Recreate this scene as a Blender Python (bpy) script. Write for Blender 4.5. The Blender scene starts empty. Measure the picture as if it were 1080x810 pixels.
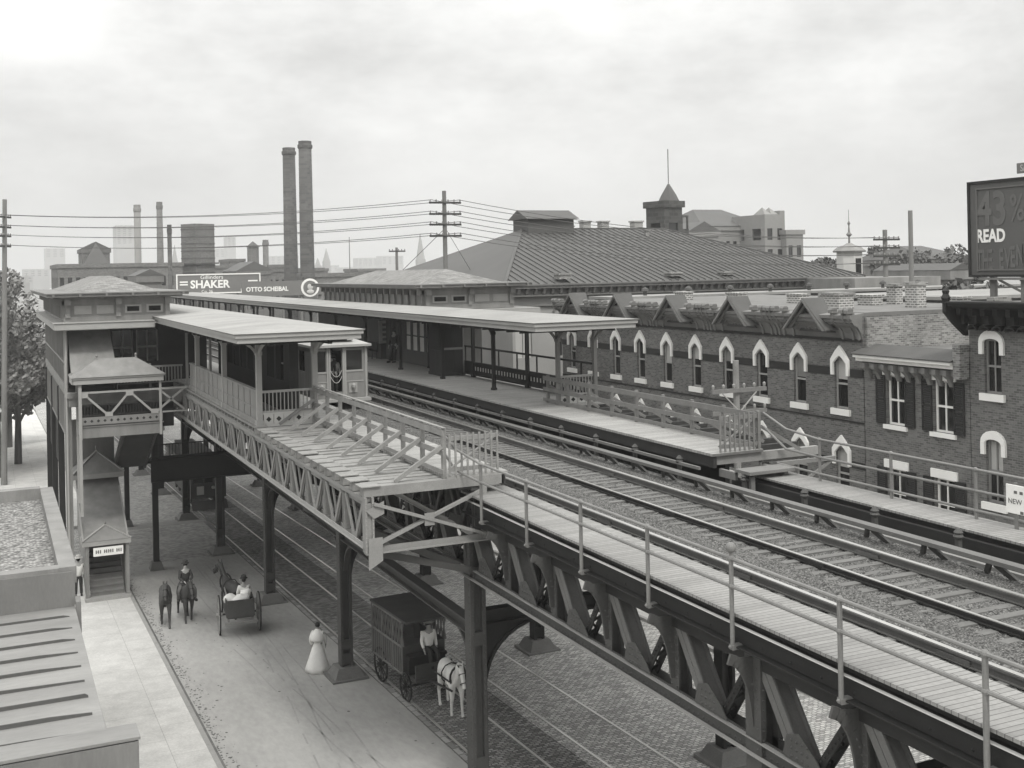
import bpy, math, random
from mathutils import Vector, Matrix
random.seed(7)
C = bpy.context.scene.collection
V = Vector
R = math.radians
# ------------------------------------------------------------------ mesh builder
class MB:
    def __init__(s): s.v=[]; s.f=[]; s.sm=False
    def poly(s, pts):
        n=len(s.v); s.v += [tuple(p) for p in pts]; s.f.append(tuple(range(n,n+len(pts)))); return s
    def hexa(s, c):
        n=len(s.v); s.v += [tuple(p) for p in c]
        for q in ((0,3,2,1),(4,5,6,7),(0,1,5,4),(1,2,6,5),(2,3,7,6),(3,0,4,7)): s.f.append(tuple(n+i for i in q))
        return s
    def box(s, a, b):
        x0,y0,z0=[min(a[i],b[i]) for i in range(3)]; x1,y1,z1=[max(a[i],b[i]) for i in range(3)]
        return s.hexa([(x0,y0,z0),(x1,y0,z0),(x1,y1,z0),(x0,y1,z0),(x0,y0,z1),(x1,y0,z1),(x1,y1,z1),(x0,y1,z1)])
    def beam(s, a, b, w, h, up=(0,0,1)):
        a=V(a); b=V(b); d=(b-a).normalized(); u=V(up)
        if abs(d.dot(u))>.98: u=V((0,1,0)) if abs(d.y)<.9 else V((1,0,0))
        r=d.cross(u).normalized(); u=r.cross(d).normalized(); r*=w/2; u*=h/2
        return s.hexa([a-r-u,a+r-u,b+r-u,b-r-u,a-r+u,a+r+u,b+r+u,b-r+u])
    def tube(s, a, b, r, n=8, r2=None):
        a=V(a); b=V(b); d=(b-a).normalized(); u=V((0,0,1)) if abs(d.z)<.9 else V((1,0,0))
        x=d.cross(u).normalized(); y=x.cross(d); r2=r if r2 is None else r2; k=len(s.v)
        for i in range(n):
            t=2*math.pi*i/n; e=x*math.cos(t)+y*math.sin(t); s.v.append(tuple(a+e*r)); s.v.append(tuple(b+e*r2))
        for i in range(n):
            j=(i+1)%n; s.f.append((k+2*i,k+2*j,k+2*j+1,k+2*i+1))
        s.f.append(tuple(k+2*i for i in reversed(range(n)))); s.f.append(tuple(k+2*i+1 for i in range(n))); return s
    def path(s, pts, r, n=6):
        for a,b in zip(pts,pts[1:]): s.tube(a,b,r,n)
        return s
    def prism(s, pts, vec):
        vec=V(vec); n=len(s.v); m=len(pts); P=[V(p) for p in pts]
        s.v += [tuple(p) for p in P]+[tuple(p+vec) for p in P]
        s.f.append(tuple(reversed(range(n,n+m)))); s.f.append(tuple(range(n+m,n+2*m)))
        for i in range(m):
            j=(i+1)%m; s.f.append((n+i,n+j,n+m+j,n+m+i))
        return s
    def lathe(s, c, prof, n=16):
        c=V(c); k=len(s.v)
        for r,z in prof:
            for i in range(n):
                t=2*math.pi*(i+.5)/n; s.v.append((c.x+r*math.cos(t),c.y+r*math.sin(t),c.z+z))
        for a in range(len(prof)-1):
            for i in range(n):
                j=(i+1)%n; s.f.append((k+a*n+i,k+a*n+j,k+(a+1)*n+j,k+(a+1)*n+i))
        s.f.append(tuple(k+i for i in reversed(range(n)))); s.f.append(tuple(k+(len(prof)-1)*n+i for i in range(n))); return s
    def sph(s, c, r, n=10, m=6, sq=(1,1,1)):
        pr=[(max(r*math.sin(math.pi*i/m),r*.02),-r*math.cos(math.pi*i/m)) for i in range(m+1)]
        k=len(s.v); s.lathe((0,0,0),pr,n)
        for i in range(k,len(s.v)):
            x,y,z=s.v[i]; s.v[i]=(c[0]+x*sq[0],c[1]+y*sq[1],c[2]+z*sq[2])
        return s
    def rivets(s, a, b, step, nrm, r=.022):
        r*=1.45
        a=V(a); b=V(b); L=(b-a).length; d=(b-a).normalized(); nn=V(nrm).normalized(); e=d.cross(nn)
        k=max(1,int(L/step))
        for i in range(k+1):
            p=a+d*(L*(i+.5)/(k+1)); m=len(s.v)
            s.v += [tuple(p+d*r),tuple(p+e*r),tuple(p-d*r),tuple(p-e*r),tuple(p+nn*r*.9)]
            for q in range(4): s.f.append((m+q,m+(q+1)%4,m+4))
        return s
    def obj(s, name, mat, parent=None, local=False, smooth=False, mats=None):
        me=bpy.data.meshes.new(name); o_=V((0,0,0))
        if parent is not None and not local:
            q=parent
            while q is not None: o_=o_+q.location; q=q.parent
        me.from_pydata([(x-o_.x,y-o_.y,z-o_.z) for x,y,z in s.v],[],s.f); me.update()
        import bmesh
        bm=bmesh.new(); bm.from_mesh(me); bmesh.ops.recalc_face_normals(bm,faces=bm.faces); bm.to_mesh(me); bm.free()
        if smooth:
            for p in me.polygons: p.use_smooth=True
        me.materials.append(mat)
        o=bpy.data.objects.new(name,me); C.objects.link(o)
        if parent is not None: o.parent=parent
        return o
def tag(o,label=None,cat=None,group=None,kind=None):
    if label: o['label']=label
    if cat: o['category']=cat
    if group: o['group']=group
    if kind: o['kind']=kind
    return o
def thing(name,label,cat,loc=(0,0,0),group=None,rz=0,parent=None):
    o=bpy.data.objects.new(name,None); C.objects.link(o); o.location=loc; o.rotation_euler=(0,0,rz); o.empty_display_size=.2
    return tag(o,label,cat,group)
def copy_tree(o,parent=None,loc=None,rz=None,label=None):
    c=o.copy(); C.objects.link(c)
    if parent is not None: c.parent=parent
    if loc is not None: c.location=loc
    if rz is not None: c.rotation_euler=(0,0,rz)
    if label: c['label']=label
    for ch in list(o.children): copy_tree(ch,c)
    return c
def struct(name,mb,mat):
    return tag(mb.obj(name,mat),kind='structure')
def facade(mb, P, u0,u1,z0,z1, ops, depth):
    """wall sheet with rectangular openings and reveals; P(u,z,d) gives the point d behind the face"""
    us=sorted({u0,u1,*[o[0] for o in ops],*[o[1] for o in ops]}); zs=sorted({z0,z1,*[o[2] for o in ops],*[o[3] for o in ops]})
    for a,b in zip(us,us[1:]):
        for c,d in zip(zs,zs[1:]):
            m=((a+b)/2,(c+d)/2)
            if any(o[0]<m[0]<o[1] and o[2]<m[1]<o[3] for o in ops): continue
            mb.poly([P(a,c,0),P(b,c,0),P(b,d,0),P(a,d,0)])
    for a,b,c,d in ops:
        for q in (((a,c),(b,c)),((b,c),(b,d)),((b,d),(a,d)),((a,d),(a,c))):
            mb.poly([P(*q[0],0),P(*q[1],0),P(*q[1],depth),P(*q[0],depth)])
def skin_mesh(name, verts, edges, mat, parent, sub=2, root=0):
    """verts: (x,y,z,r) or (x,y,z,rx,ry)"""
    me=bpy.data.meshes.new(name+'_sk'); me.from_pydata([v[:3] for v in verts],edges,[]); me.update()
    o=bpy.data.objects.new(name,me); C.objects.link(o)
    o.modifiers.new('s','SKIN'); 
    if not me.skin_vertices: me.attributes  # created by the modifier
    for i,v in enumerate(verts):
        sv=me.skin_vertices[0].data[i]; sv.radius=(v[3],v[4] if len(v)>4 else v[3]); sv.use_root=(i==root)
    m=o.modifiers.new('u','SUBSURF'); m.levels=sub; m.render_levels=sub
    dg=bpy.context.evaluated_depsgraph_get(); dg.update()
    nm=bpy.data.meshes.new_from_object(o.evaluated_get(dg))
    bpy.data.objects.remove(o); bpy.data.meshes.remove(me)
    for p in nm.polygons: p.use_smooth=True
    nm.name=name; nm.materials.clear(); nm.materials.append(mat)
    q=bpy.data.objects.new(name,nm); C.objects.link(q)
    if parent is not None: q.parent=parent
    return q
def text_obj(name,s,size,mat,parent,M,ext=.01,ax='LEFT',sx=1,bold=0):
    cu=bpy.data.curves.new(name,'FONT'); cu.body=s; cu.size=size; cu.extrude=ext; cu.align_x=ax; cu.offset=bold; cu.resolution_u=3
    o=bpy.data.objects.new(name,cu); C.objects.link(o)
    dg=bpy.context.evaluated_depsgraph_get(); dg.update()
    me=bpy.data.meshes.new_from_object(o.evaluated_get(dg)); bpy.data.objects.remove(o); bpy.data.curves.remove(cu)
    me.transform(M @ Matrix.Diagonal((sx,1,1,1))); me.materials.clear(); me.materials.append(mat)
    q=bpy.data.objects.new(name,me); C.objects.link(q); q.parent=parent; return q
# ------------------------------------------------------------------ materials (a black and white world, faintly warm)
TI=(1.0,.99,.955)
def col(g): return (g*TI[0],g*TI[1],g*TI[2],1)
def _base(name,rough,metal):
    m=bpy.data.materials.new(name); m.use_nodes=True; nt=m.node_tree; b=nt.nodes['Principled BSDF']
    b.inputs['Roughness'].default_value=rough; b.inputs['Metallic'].default_value=metal
    b.inputs['Specular IOR Level'].default_value=.22
    return m,nt,b
def _n(nt,t,**k):
    n=nt.nodes.new(t)
    for a,v in k.items(): setattr(n,a,v)
    return n
def _math(nt,op,a,b=None):
    n=_n(nt,'ShaderNodeMath',operation=op)
    for i,x in enumerate((a,b)):
        if x is None: continue
        if isinstance(x,(int,float)): n.inputs[i].default_value=x
        else: nt.links.new(x,n.inputs[i])
    return n.outputs[0]
def _noise(nt,vec,scale,detail=4,rough=.6):
    n=_n(nt,'ShaderNodeTexNoise'); n.inputs['Scale'].default_value=scale; n.inputs['Detail'].default_value=detail; n.inputs['Roughness'].default_value=rough
    nt.links.new(vec,n.inputs['Vector']); return n.outputs['Fac']
def _scale(nt,vec,s):
    n=_n(nt,'ShaderNodeVectorMath',operation='MULTIPLY'); nt.links.new(vec,n.inputs[0]); n.inputs[1].default_value=s; return n.outputs[0]
def _rgb(nt,val,bs,bump=None,bstr=.3,bdist=.02):
    c=_n(nt,'ShaderNodeCombineColor')
    for i in range(3): nt.links.new(_math(nt,'MULTIPLY',val,TI[i]),c.inputs[i])
    nt.links.new(c.outputs[0],bs.inputs['Base Color'])
    if bump is not None:
        b=_n(nt,'ShaderNodeBump'); b.inputs['Strength'].default_value=bstr; b.inputs['Distance'].default_value=bdist
        nt.links.new(bump,b.inputs['Height']); nt.links.new(b.outputs[0],bs.inputs['Normal'])
def mat(name,g,rough=.8,var=.25,scale=1.2,fine=25,fvar=.15,bump=.2,bdist=.01,metal=0,stretch=(1,1,1)):
    m,nt,b=_base(name,rough,metal); pos=_n(nt,'ShaderNodeNewGeometry').outputs['Position']
    p=_scale(nt,pos,stretch)
    n1=_noise(nt,p,scale); n2=_noise(nt,p,fine,3)
    v=_math(nt,'ADD',_math(nt,'MULTIPLY',_math(nt,'SUBTRACT',n1,.5),2*var),1)
    v2=_math(nt,'ADD',_math(nt,'MULTIPLY',_math(nt,'SUBTRACT',n2,.5),2*fvar),1)
    val=_math(nt,'MULTIPLY',_math(nt,'MULTIPLY',v,v2),g)
    _rgb(nt,val,b,n2 if bump else None,bump,bdist); return m
def _wallvec(nt):
    ge=_n(nt,'ShaderNodeNewGeometry'); sp=_n(nt,'ShaderNodeSeparateXYZ'); nt.links.new(ge.outputs['Position'],sp.inputs[0])
    u=_math(nt,'ADD',sp.outputs[0],sp.outputs[1]); cb=_n(nt,'ShaderNodeCombineXYZ'); nt.links.new(u,cb.inputs[0]); nt.links.new(sp.outputs[2],cb.inputs[1])
    return cb.outputs[0],ge.outputs['Position']
def brickmat(name,g,gm,w=.21,h=.075,ms=.011,var=.35,floor=False,swap=False,big=.3,rough=.9,bump=.5,bdist=.012,patch=.2,bias=0,wob=0):
    m,nt,b=_base(name,rough,0)
    if floor:
        ge=_n(nt,'ShaderNodeNewGeometry'); pos=ge.outputs['Position']; vec=pos
        if swap:
            sp=_n(nt,'ShaderNodeSeparateXYZ'); nt.links.new(pos,sp.inputs[0]); cb=_n(nt,'ShaderNodeCombineXYZ'); nt.links.new(sp.outputs[1],cb.inputs[0]); nt.links.new(sp.outputs[0],cb.inputs[1]); vec=cb.outputs[0]
    else: vec,pos=_wallvec(nt)
    if wob:
        nz=_n(nt,'ShaderNodeTexNoise'); nz.inputs['Scale'].default_value=5; nz.inputs['Detail'].default_value=2; nt.links.new(pos,nz.inputs['Vector'])
        va=_n(nt,'ShaderNodeVectorMath',operation='MULTIPLY_ADD'); nt.links.new(nz.outputs['Color'],va.inputs[0]); va.inputs[1].default_value=(wob,)*3; nt.links.new(vec,va.inputs[2]); vec=va.outputs[0]
    t=_n(nt,'ShaderNodeTexBrick'); nt.links.new(vec,t.inputs['Vector'])
    lo,hi=g*(1-var),g*(1+var)
    for k,c in (('Color1',(lo,)*3+(1,)),('Color2',(hi,)*3+(1,)),('Mortar',(gm,)*3+(1,))): t.inputs[k].default_value=c
    for k,c in (('Scale',1),('Mortar Size',ms),('Mortar Smooth',.3),('Bias',bias),('Brick Width',w),('Row Height',h)): t.inputs[k].default_value=c
    bw=_n(nt,'ShaderNodeRGBToBW'); nt.links.new(t.outputs['Color'],bw.inputs[0])
    n1=_noise(nt,pos,big,5,.65); n2=_noise(nt,pos,14,3)
    v=_math(nt,'MULTIPLY',bw.outputs[0],_math(nt,'ADD',_math(nt,'MULTIPLY',_math(nt,'SUBTRACT',n1,.5),2*patch*1.6),1))
    v=_math(nt,'MULTIPLY',v,_math(nt,'ADD',_math(nt,'MULTIPLY',_math(nt,'SUBTRACT',n2,.5),.5),1))
    hgt=_math(nt,'ADD',_math(nt,'SUBTRACT',1,t.outputs['Fac']),_math(nt,'MULTIPLY',n2,.4))
    _rgb(nt,v,b,hgt,bump,bdist); return m
def gravelmat(name,g,scale=14,var=.6,bump=.9,bdist=.03,patch=.25):
    m,nt,b=_base(name,.95,0); pos=_n(nt,'ShaderNodeNewGeometry').outputs['Position']
    vo=_n(nt,'ShaderNodeTexVoronoi'); vo.inputs['Scale'].default_value=scale; nt.links.new(pos,vo.inputs['Vector'])
    bw=_n(nt,'ShaderNodeSeparateColor'); nt.links.new(vo.outputs['Color'],bw.inputs[0])
    n1=_noise(nt,pos,.5,5); 
    v=_math(nt,'ADD',_math(nt,'MULTIPLY',_math(nt,'SUBTRACT',bw.outputs[0],.5),2*var),1)
    d=_math(nt,'SUBTRACT',1.15,_math(nt,'MULTIPLY',vo.outputs['Distance'],.9))
    v=_math(nt,'MULTIPLY',_math(nt,'MULTIPLY',v,d),_math(nt,'ADD',_math(nt,'MULTIPLY',_math(nt,'SUBTRACT',n1,.5),2*patch),1))
    _rgb(nt,_math(nt,'MULTIPLY',v,g),b,_math(nt,'SUBTRACT',1,vo.outputs['Distance']),bump,bdist); return m
def glassmat(name,g,rough=.08):
    m,nt,b=_base(name,rough,0); b.inputs['Base Color'].default_value=col(g); b.inputs['Specular IOR Level'].default_value=.6; return m
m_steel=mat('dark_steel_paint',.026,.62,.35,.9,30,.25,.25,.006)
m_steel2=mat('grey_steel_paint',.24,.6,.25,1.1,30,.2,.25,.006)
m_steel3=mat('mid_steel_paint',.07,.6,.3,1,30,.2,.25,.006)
m_pipe=mat('railing_pipe_paint',.18,.55,.3,1.5,30,.2,.15,.004)
m_rail=mat('rail_side_steel',.1,.5,.3,2,30,.3,.2,.004)
m_railtop=mat('rail_head_steel',.5,.28,.15,2,30,.1,.05,.002,metal=.75)
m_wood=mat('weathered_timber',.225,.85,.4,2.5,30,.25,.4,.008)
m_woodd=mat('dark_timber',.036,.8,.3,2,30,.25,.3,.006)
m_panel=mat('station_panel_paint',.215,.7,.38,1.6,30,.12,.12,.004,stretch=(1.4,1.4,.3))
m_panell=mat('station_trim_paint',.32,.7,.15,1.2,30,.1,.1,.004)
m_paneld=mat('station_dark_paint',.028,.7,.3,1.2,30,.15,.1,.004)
m_roof2=mat('weathered_roof_sheet',.25,.8,.35,.45,14,.2,.3,.006)
m_roof=mat('station_roof_sheet',.275,.75,.4,.7,11,.25,.3,.006,stretch=(.5,1.2,1))
m_tin=mat('seamed_tin_roof',.205,.6,.4,.8,12,.16,.15,.004,stretch=(.35,1.3,1))
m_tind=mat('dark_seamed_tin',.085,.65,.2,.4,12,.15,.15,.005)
m_shingle=brickmat('gravel_shingle_roof',.2,.12,.3,.12,.008,.3,True,patch=.2)
m_glass=glassmat('dark_window_glass',.015)
m_cornice=mat('cornice_sheet_metal',.17,.65,.3,2,30,.2,.2,.006)
m_gabler=mat('gable_roof_slate',.085,.8,.25,1.5,20,.15,.2,.006)
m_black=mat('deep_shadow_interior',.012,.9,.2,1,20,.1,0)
m_white=mat('white_paint',.8,.7,.08,2,30,.06,.1,.003)
m_cream=mat('pale_paint',.5,.7,.15,1,30,.1,.1,.003)
m_stone=mat('granite_stone',.3,.9,.2,1.5,25,.25,.4,.01)
m_conc=mat('concrete_base',.17,.9,.25,1.5,25,.25,.4,.01)
m_curtain=mat('linen_blind',.42,.9,.1,2,30,.1,0)
m_brick=brickmat('red_brick_grey',.13,.175,var=.34,patch=.2)
m_brick2=brickmat('old_brick',.22,.32,var=.45,patch=.3)
m_brickc=brickmat('chimney_brick',.15,.42,w=.24,h=.1,ms=.03,var=.35,patch=.2)
m_arm=mat('tarred_crossarm_wood',.05,.9,.3,2.5,30,.25,.3,.008)
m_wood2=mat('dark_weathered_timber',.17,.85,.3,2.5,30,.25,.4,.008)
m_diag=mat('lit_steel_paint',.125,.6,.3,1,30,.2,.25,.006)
m_plain=mat('rendered_wall',.21,.85,.45,1.1,20,.15,.2,.005,stretch=(1.2,1.2,.4))
m_plaind=mat('grey_rendered_wall',.16,.85,.42,1.0,20,.15,.2,.005,stretch=(1.2,1.2,.35))
m_plank=brickmat('plank_walkway',.235,.11,3.3,.115,.009,.12,True,patch=.2,bump=.35,bdist=.01)
m_plank2=brickmat('plank_platform',.29,.13,4.1,.14,.008,.13,True,patch=.22,bump=.3,bdist=.008)
m_asph=mat('smooth_roadway',.355,.9,.32,.4,6,.2,.25,.006,stretch=(1,.35,1))
m_block=brickmat('granite_blocks',.24,.08,.2,.11,.018,.5,True,wob=.09,patch=.28,bump=.8,bdist=.03)
m_block2=brickmat('pale_granite_blocks',.45,.2,.2,.11,.018,.4,True,wob=.09,patch=.25,bump=.7,bdist=.03)
m_walk=brickmat('flagstone_sidewalk',.5,.33,2.6,1.5,.01,.05,True,True,patch=.22,big=1.2,bump=.2,bdist=.006)
m_earth=mat('far_ground',.2,.95,.35,.05,3,.2,.2,.02)
m_ballast=gravelmat('ballast_stones',.175,34,.7,1,.035)
m_ballastr=gravelmat('gravel_roofing',.27,12,.5,.8,.02)
m_tie=mat('railway_tie_wood',.14,.9,.35,1.5,30,.3,.5,.01,stretch=(.6,3,1))
m_leaf=mat('tree_leaves',.19,.6,.7,.9,20,.35,0)
m_leafp=mat('distant_tree_leaves',.1,.7,.4,.8,10,.3,0)
m_bark=mat('tree_bark',.1,.95,.3,2,30,.3,.5,.02,stretch=(1,1,.3))
m_pole=mat('pole_wood',.17,.9,.25,1.5,30,.25,.4,.008,stretch=(1,1,.2))
m_wire=mat('wire_metal',.1,.6,.1,1,10,.1,0)
m_insul=mat('glass_insulator',.25,.3,.1,1,10,.1,0)
m_skin=mat('skin',.36,.6,.1,5,40,.08,0)
m_cloth_w=mat('white_cloth',.8,.9,.12,6,40,.08,.2,.004)
m_cloth_d=mat('dark_cloth',.045,.9,.25,5,40,.15,.2,.004)
m_cloth_m=mat('grey_cloth',.12,.9,.2,5,40,.15,.2,.004)
m_hair=mat('dark_hair',.03,.7,.2,10,40,.2,0)
m_bay=mat('bay_horse_coat',.06,.55,.35,3,30,.2,.1,.004)
m_greyh=mat('white_horse_coat',.72,.65,.2,4,30,.15,.1,.004)
m_leather=mat('harness_leather',.025,.5,.2,5,30,.1,0)
m_cart=mat('cart_paint',.07,.6,.35,2,30,.2,.2,.004)
m_wheel=mat('cart_wheel_wood',.3,.7,.25,3,30,.2,.2,.004)
m_stack=brickmat('stack_brick',.07,.09,.8,.45,.03,.3,patch=.45,big=.12)
m_mill=brickmat('mill_brick',.13,.17,.3,.12,.012,.25,patch=.2)
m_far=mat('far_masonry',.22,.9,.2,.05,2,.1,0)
m_sign=mat('signboard_paint',.17,.7,.12,.8,20,.06,0)
m_signb=mat('faded_dark_signboard',.105,.75,.18,.6,12,.08,.1,.004)
m_faint=mat('faded_sign_letters',.13,.75,.12,1,12,.08,0)
m_letter=mat('white_sign_letters',.8,.7,.05,1,10,.05,0)
# ------------------------------------------------------------------ camera, world, sun, air
sc=bpy.context.scene
GR=.0375; T0=37.3
def gz(t): return -GR*(max(-60,min(t,200))-T0)
TH=math.atan(548/1200); PH=.02; HV=-121.0
c_,s_=math.cos(TH),math.sin(TH); cp,sp=math.cos(PH),math.sin(PH)
Rv=V((cp*c_,-cp*s_,-sp)); Uv=V((sp*c_,-sp*s_,cp)); Wv=V((s_,c_,0)); CAM=V((0,0,14))
PX=540+HV*math.sin(PH); PY=405+HV*math.cos(PH)
def at(x,y,Z):
    "a survey helper: the point seen at photo pixel x,y at depth Z metres"
    return CAM+(Rv*((x-PX)/1200)+Uv*((PY-y)/1200)+Wv)*Z
cam=bpy.data.cameras.new('camera'); co=bpy.data.objects.new('camera',cam); C.objects.link(co)
cam.sensor_fit='HORIZONTAL'; cam.sensor_width=36; cam.lens=36*1200/1080
cam.shift_x=-(PX-540)/1080; cam.shift_y=(PY-405)/1080
cam.clip_start=.1; cam.clip_end=9000
m4=Matrix((( Rv.x,Uv.x,-Wv.x,0),(Rv.y,Uv.y,-Wv.y,0),(Rv.z,Uv.z,-Wv.z,14),(0,0,0,1)))
co.matrix_world=m4; sc.camera=co
EL,AZ=R(52),R(186)         # sun behind the camera's left shoulder; azimuth clockwise from +Y
sd=V((math.sin(AZ)*math.cos(EL),math.cos(AZ)*math.cos(EL),math.sin(EL)))
sl=bpy.data.lights.new('sun','SUN'); sl.energy=1.9; sl.angle=R(10); sl.color=(1,.985,.945)
so=bpy.data.objects.new('sun',sl); C.objects.link(so); so.rotation_euler=(-sd).to_track_quat('-Z','Y').to_euler()
so.location=(-30,-60,90)
w=bpy.data.worlds.new('World'); sc.world=w; w.use_nodes=True; nt=w.node_tree; bg=nt.nodes['Background']
sky=_n(nt,'ShaderNodeTexSky',sky_type='NISHITA'); sky.sun_disc=False; sky.sun_elevation=EL; sky.sun_rotation=AZ; sky.dust_density=4; sky.air_density=1
bw=_n(nt,'ShaderNodeRGBToBW'); nt.links.new(sky.outputs[0],bw.inputs[0])
tc=_n(nt,'ShaderNodeTexCoord'); sep=_n(nt,'ShaderNodeSeparateXYZ'); nt.links.new(tc.outputs['Generated'],sep.inputs[0])
st=_scale(nt,tc.outputs['Generated'],(1,1,2.1))
n1=_noise(nt,st,3.4,8,.6); n2=_noise(nt,st,.9,3,.5)
zup=_math(nt,'MAXIMUM',sep.outputs[2],0)
cl=_math(nt,'ADD',_math(nt,'MULTIPLY',_math(nt,'SUBTRACT',n1,.5),12),_math(nt,'MULTIPLY',_math(nt,'SUBTRACT',n2,.5),9))
cl=_math(nt,'ADD',_math(nt,'MULTIPLY',cl,_math(nt,'MINIMUM',_math(nt,'MULTIPLY',zup,6),1)),7.5)
mr=_n(nt,'ShaderNodeMapRange',interpolation_type='SMOOTHSTEP'); nt.links.new(zup,mr.inputs['Value']); mr.inputs['From Min'].default_value=.2; mr.inputs['From Max'].default_value=.65
cl=_math(nt,'ADD',cl,_math(nt,'MULTIPLY',mr.outputs[0],14))       # overcast: brighter overhead
val=_math(nt,'ADD',_math(nt,'MULTIPLY',bw.outputs[0],.04),cl)
cc=_n(nt,'ShaderNodeCombineColor')
for i,k in enumerate((1.0,1.0,.985)): nt.links.new(_math(nt,'MULTIPLY',val,k),cc.inputs[i])
nt.links.new(cc.outputs[0],bg.inputs['Color']); bg.inputs['Strength'].default_value=.1
sc.view_settings.view_transform='Standard'; sc.view_settings.look='None'; sc.view_settings.exposure=0; sc.view_settings.gamma=1; sc.view_settings.use_curve_mapping=False
hz=MB().box((-1700,-150,-9),(1900,2300,75))
hm=bpy.data.materials.new('city_haze'); hm.use_nodes=True; hn=hm.node_tree
for n in list(hn.nodes):
    if n.type=='BSDF_PRINCIPLED': hn.nodes.remove(n)
pv=_n(hn,'ShaderNodeVolumePrincipled'); pv.inputs['Color'].default_value=(.93,.93,.92,1); pv.inputs['Density'].default_value=.00047; pv.inputs['Anisotropy'].default_value=0
hn.links.new(pv.outputs[0],[n for n in hn.nodes if n.type=='OUTPUT_MATERIAL'][0].inputs['Volume'])
tag(hz.obj('haze',hm),'pale city smoke and haze over the far rooftops','haze',kind='stuff')
sc.cycles.volume_bounces=0
# ------------------------------------------------------------------ ground
def strip(p0,p1,t0,t1,dz,th=None,n=1):
    mb=MB(); ts=[t0]+[k for k in (-60,200) if t0<k<t1]+[t1]
    for a,b in zip(ts,ts[1:]):
        if th is None: mb.poly([(p0,a,gz(a)+dz),(p1,a,gz(a)+dz),(p1,b,gz(b)+dz),(p0,b,gz(b)+dz)])
        else: mb.hexa([(p0,a,gz(a)-.3),(p1,a,gz(a)-.3),(p1,b,gz(b)-.3),(p0,b,gz(b)-.3),(p0,a,gz(a)+dz),(p1,a,gz(a)+dz),(p1,b,gz(b)+dz),(p0,b,gz(b)+dz)])
    return mb
struct('ground',strip(-1600,1800,-140,2200,-.03),m_earth)
struct('road_left_lane',strip(5.65,11.78,-40,61.6,.004),m_asph)
struct('road_track_paving',strip(11.78,14.7,-40,199,.004),m_block)
b=strip(5.65,11.78,61.6,199,.004); struct('road_block_paving',b,m_block2)
struct('road_right_lane',strip(14.7,23.3,-40,199,.004),m_block2)
b=MB()
for a,d in ((-60,5.65),(23.3,90)):
    b.poly([(a,61.6,gz(61.6)+.004),(d,61.6,gz(61.6)+.004),(d,74.5,gz(74.5)+.004),(a,74.5,gz(74.5)+.004)])
struct('road_cross_street',b,m_block2)
struct('sidewalk_left',strip(-2,5.5,-40,61,.13,1),m_walk)
struct('sidewalk_left_corner',strip(-30,5.5,75,200,.13,1),m_walk)
struct('sidewalk_right',strip(23.45,29.5,-40,61,.13,1),m_walk)
struct('sidewalk_right_corner',strip(23.45,29.9,75,200,.13,1),m_walk)
b=MB()
for p0,p1 in ((5.5,5.65),(23.3,23.45)):
    for a,d in ((-40,61),(75,200)):
        t=a
        while t<min(d,120):
            L=random.uniform(1.5,2.4); e=min(t+L,d); b.hexa([(p0,t+.01,gz(t)-.3),(p1,t+.01,gz(t)-.3),(p1,e,gz(e)-.3),(p0,e,gz(e)-.3),(p0,t+.01,gz(t)+.136),(p1,t+.01,gz(t)+.136),(p1,e,gz(e)+.136),(p0,e,gz(e)+.136)]); t=e
struct('kerb_stones',b,m_stone)
b=MB()
for k,t in enumerate((72.4,73.2)):
    p=5.8
    while p<11.9:
        L=random.uniform(.9,1.5); e=min(p+L,12.0)
        b.box((p+.02,t,gz(t)-.2),(e,t+.62,gz(t)+.02)); p=e
struct('crosswalk_stones',b,m_stone)
struct('road_gutter_strip',strip(5.65,5.78,-40,61.5,.008),mat('kerb_shadow_dirt',.15,.95,.6,1.6,10,.4,.4,.01))  # dark strip paints the kerb's shadow line along with gutter debris
b=MB(); b.hexa([(11.78,-40,gz(-40)),(11.98,-40,gz(-40)),(11.98,61,gz(61)),(11.78,61,gz(61)),(11.78,-40,gz(-40)+.016),(11.98,-40,gz(-40)+.016),(11.98,61,gz(61)+.016),(11.78,61,gz(61)+.016)])
struct('road_edge_stones',b,brickmat('edge_stones',.3,.1,.5,.2,.02,.3,True,True))
m_srail=mat('street_rail_steel',.62,.3,.15,2,20,.1,.05,.002,metal=.6)
for i,(ps,lb) in enumerate((((12.12,13.7),'flush streetcar track nearest the left lane, two bright rails in granite blocks'),((15.12,16.75),'flush streetcar track farther from the left lane, running under the middle of the viaduct'))):
    th_=thing('streetcar_track',lb,'streetcar track',(sum(ps)/2,60,gz(60)),'streetcar tracks in the street')
    for p in ps:
        b=MB()
        b.hexa([(p-.04,-30,gz(-30)-.1),(p+.04,-30,gz(-30)-.1),(p+.04,199,gz(199)-.1),(p-.04,199,gz(199)-.1),(p-.04,-30,gz(-30)+.02),(p+.04,-30,gz(-30)+.02),(p+.04,199,gz(199)+.02),(p-.04,199,gz(199)+.02)])
        b.obj('rail',m_srail,th_)

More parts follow.
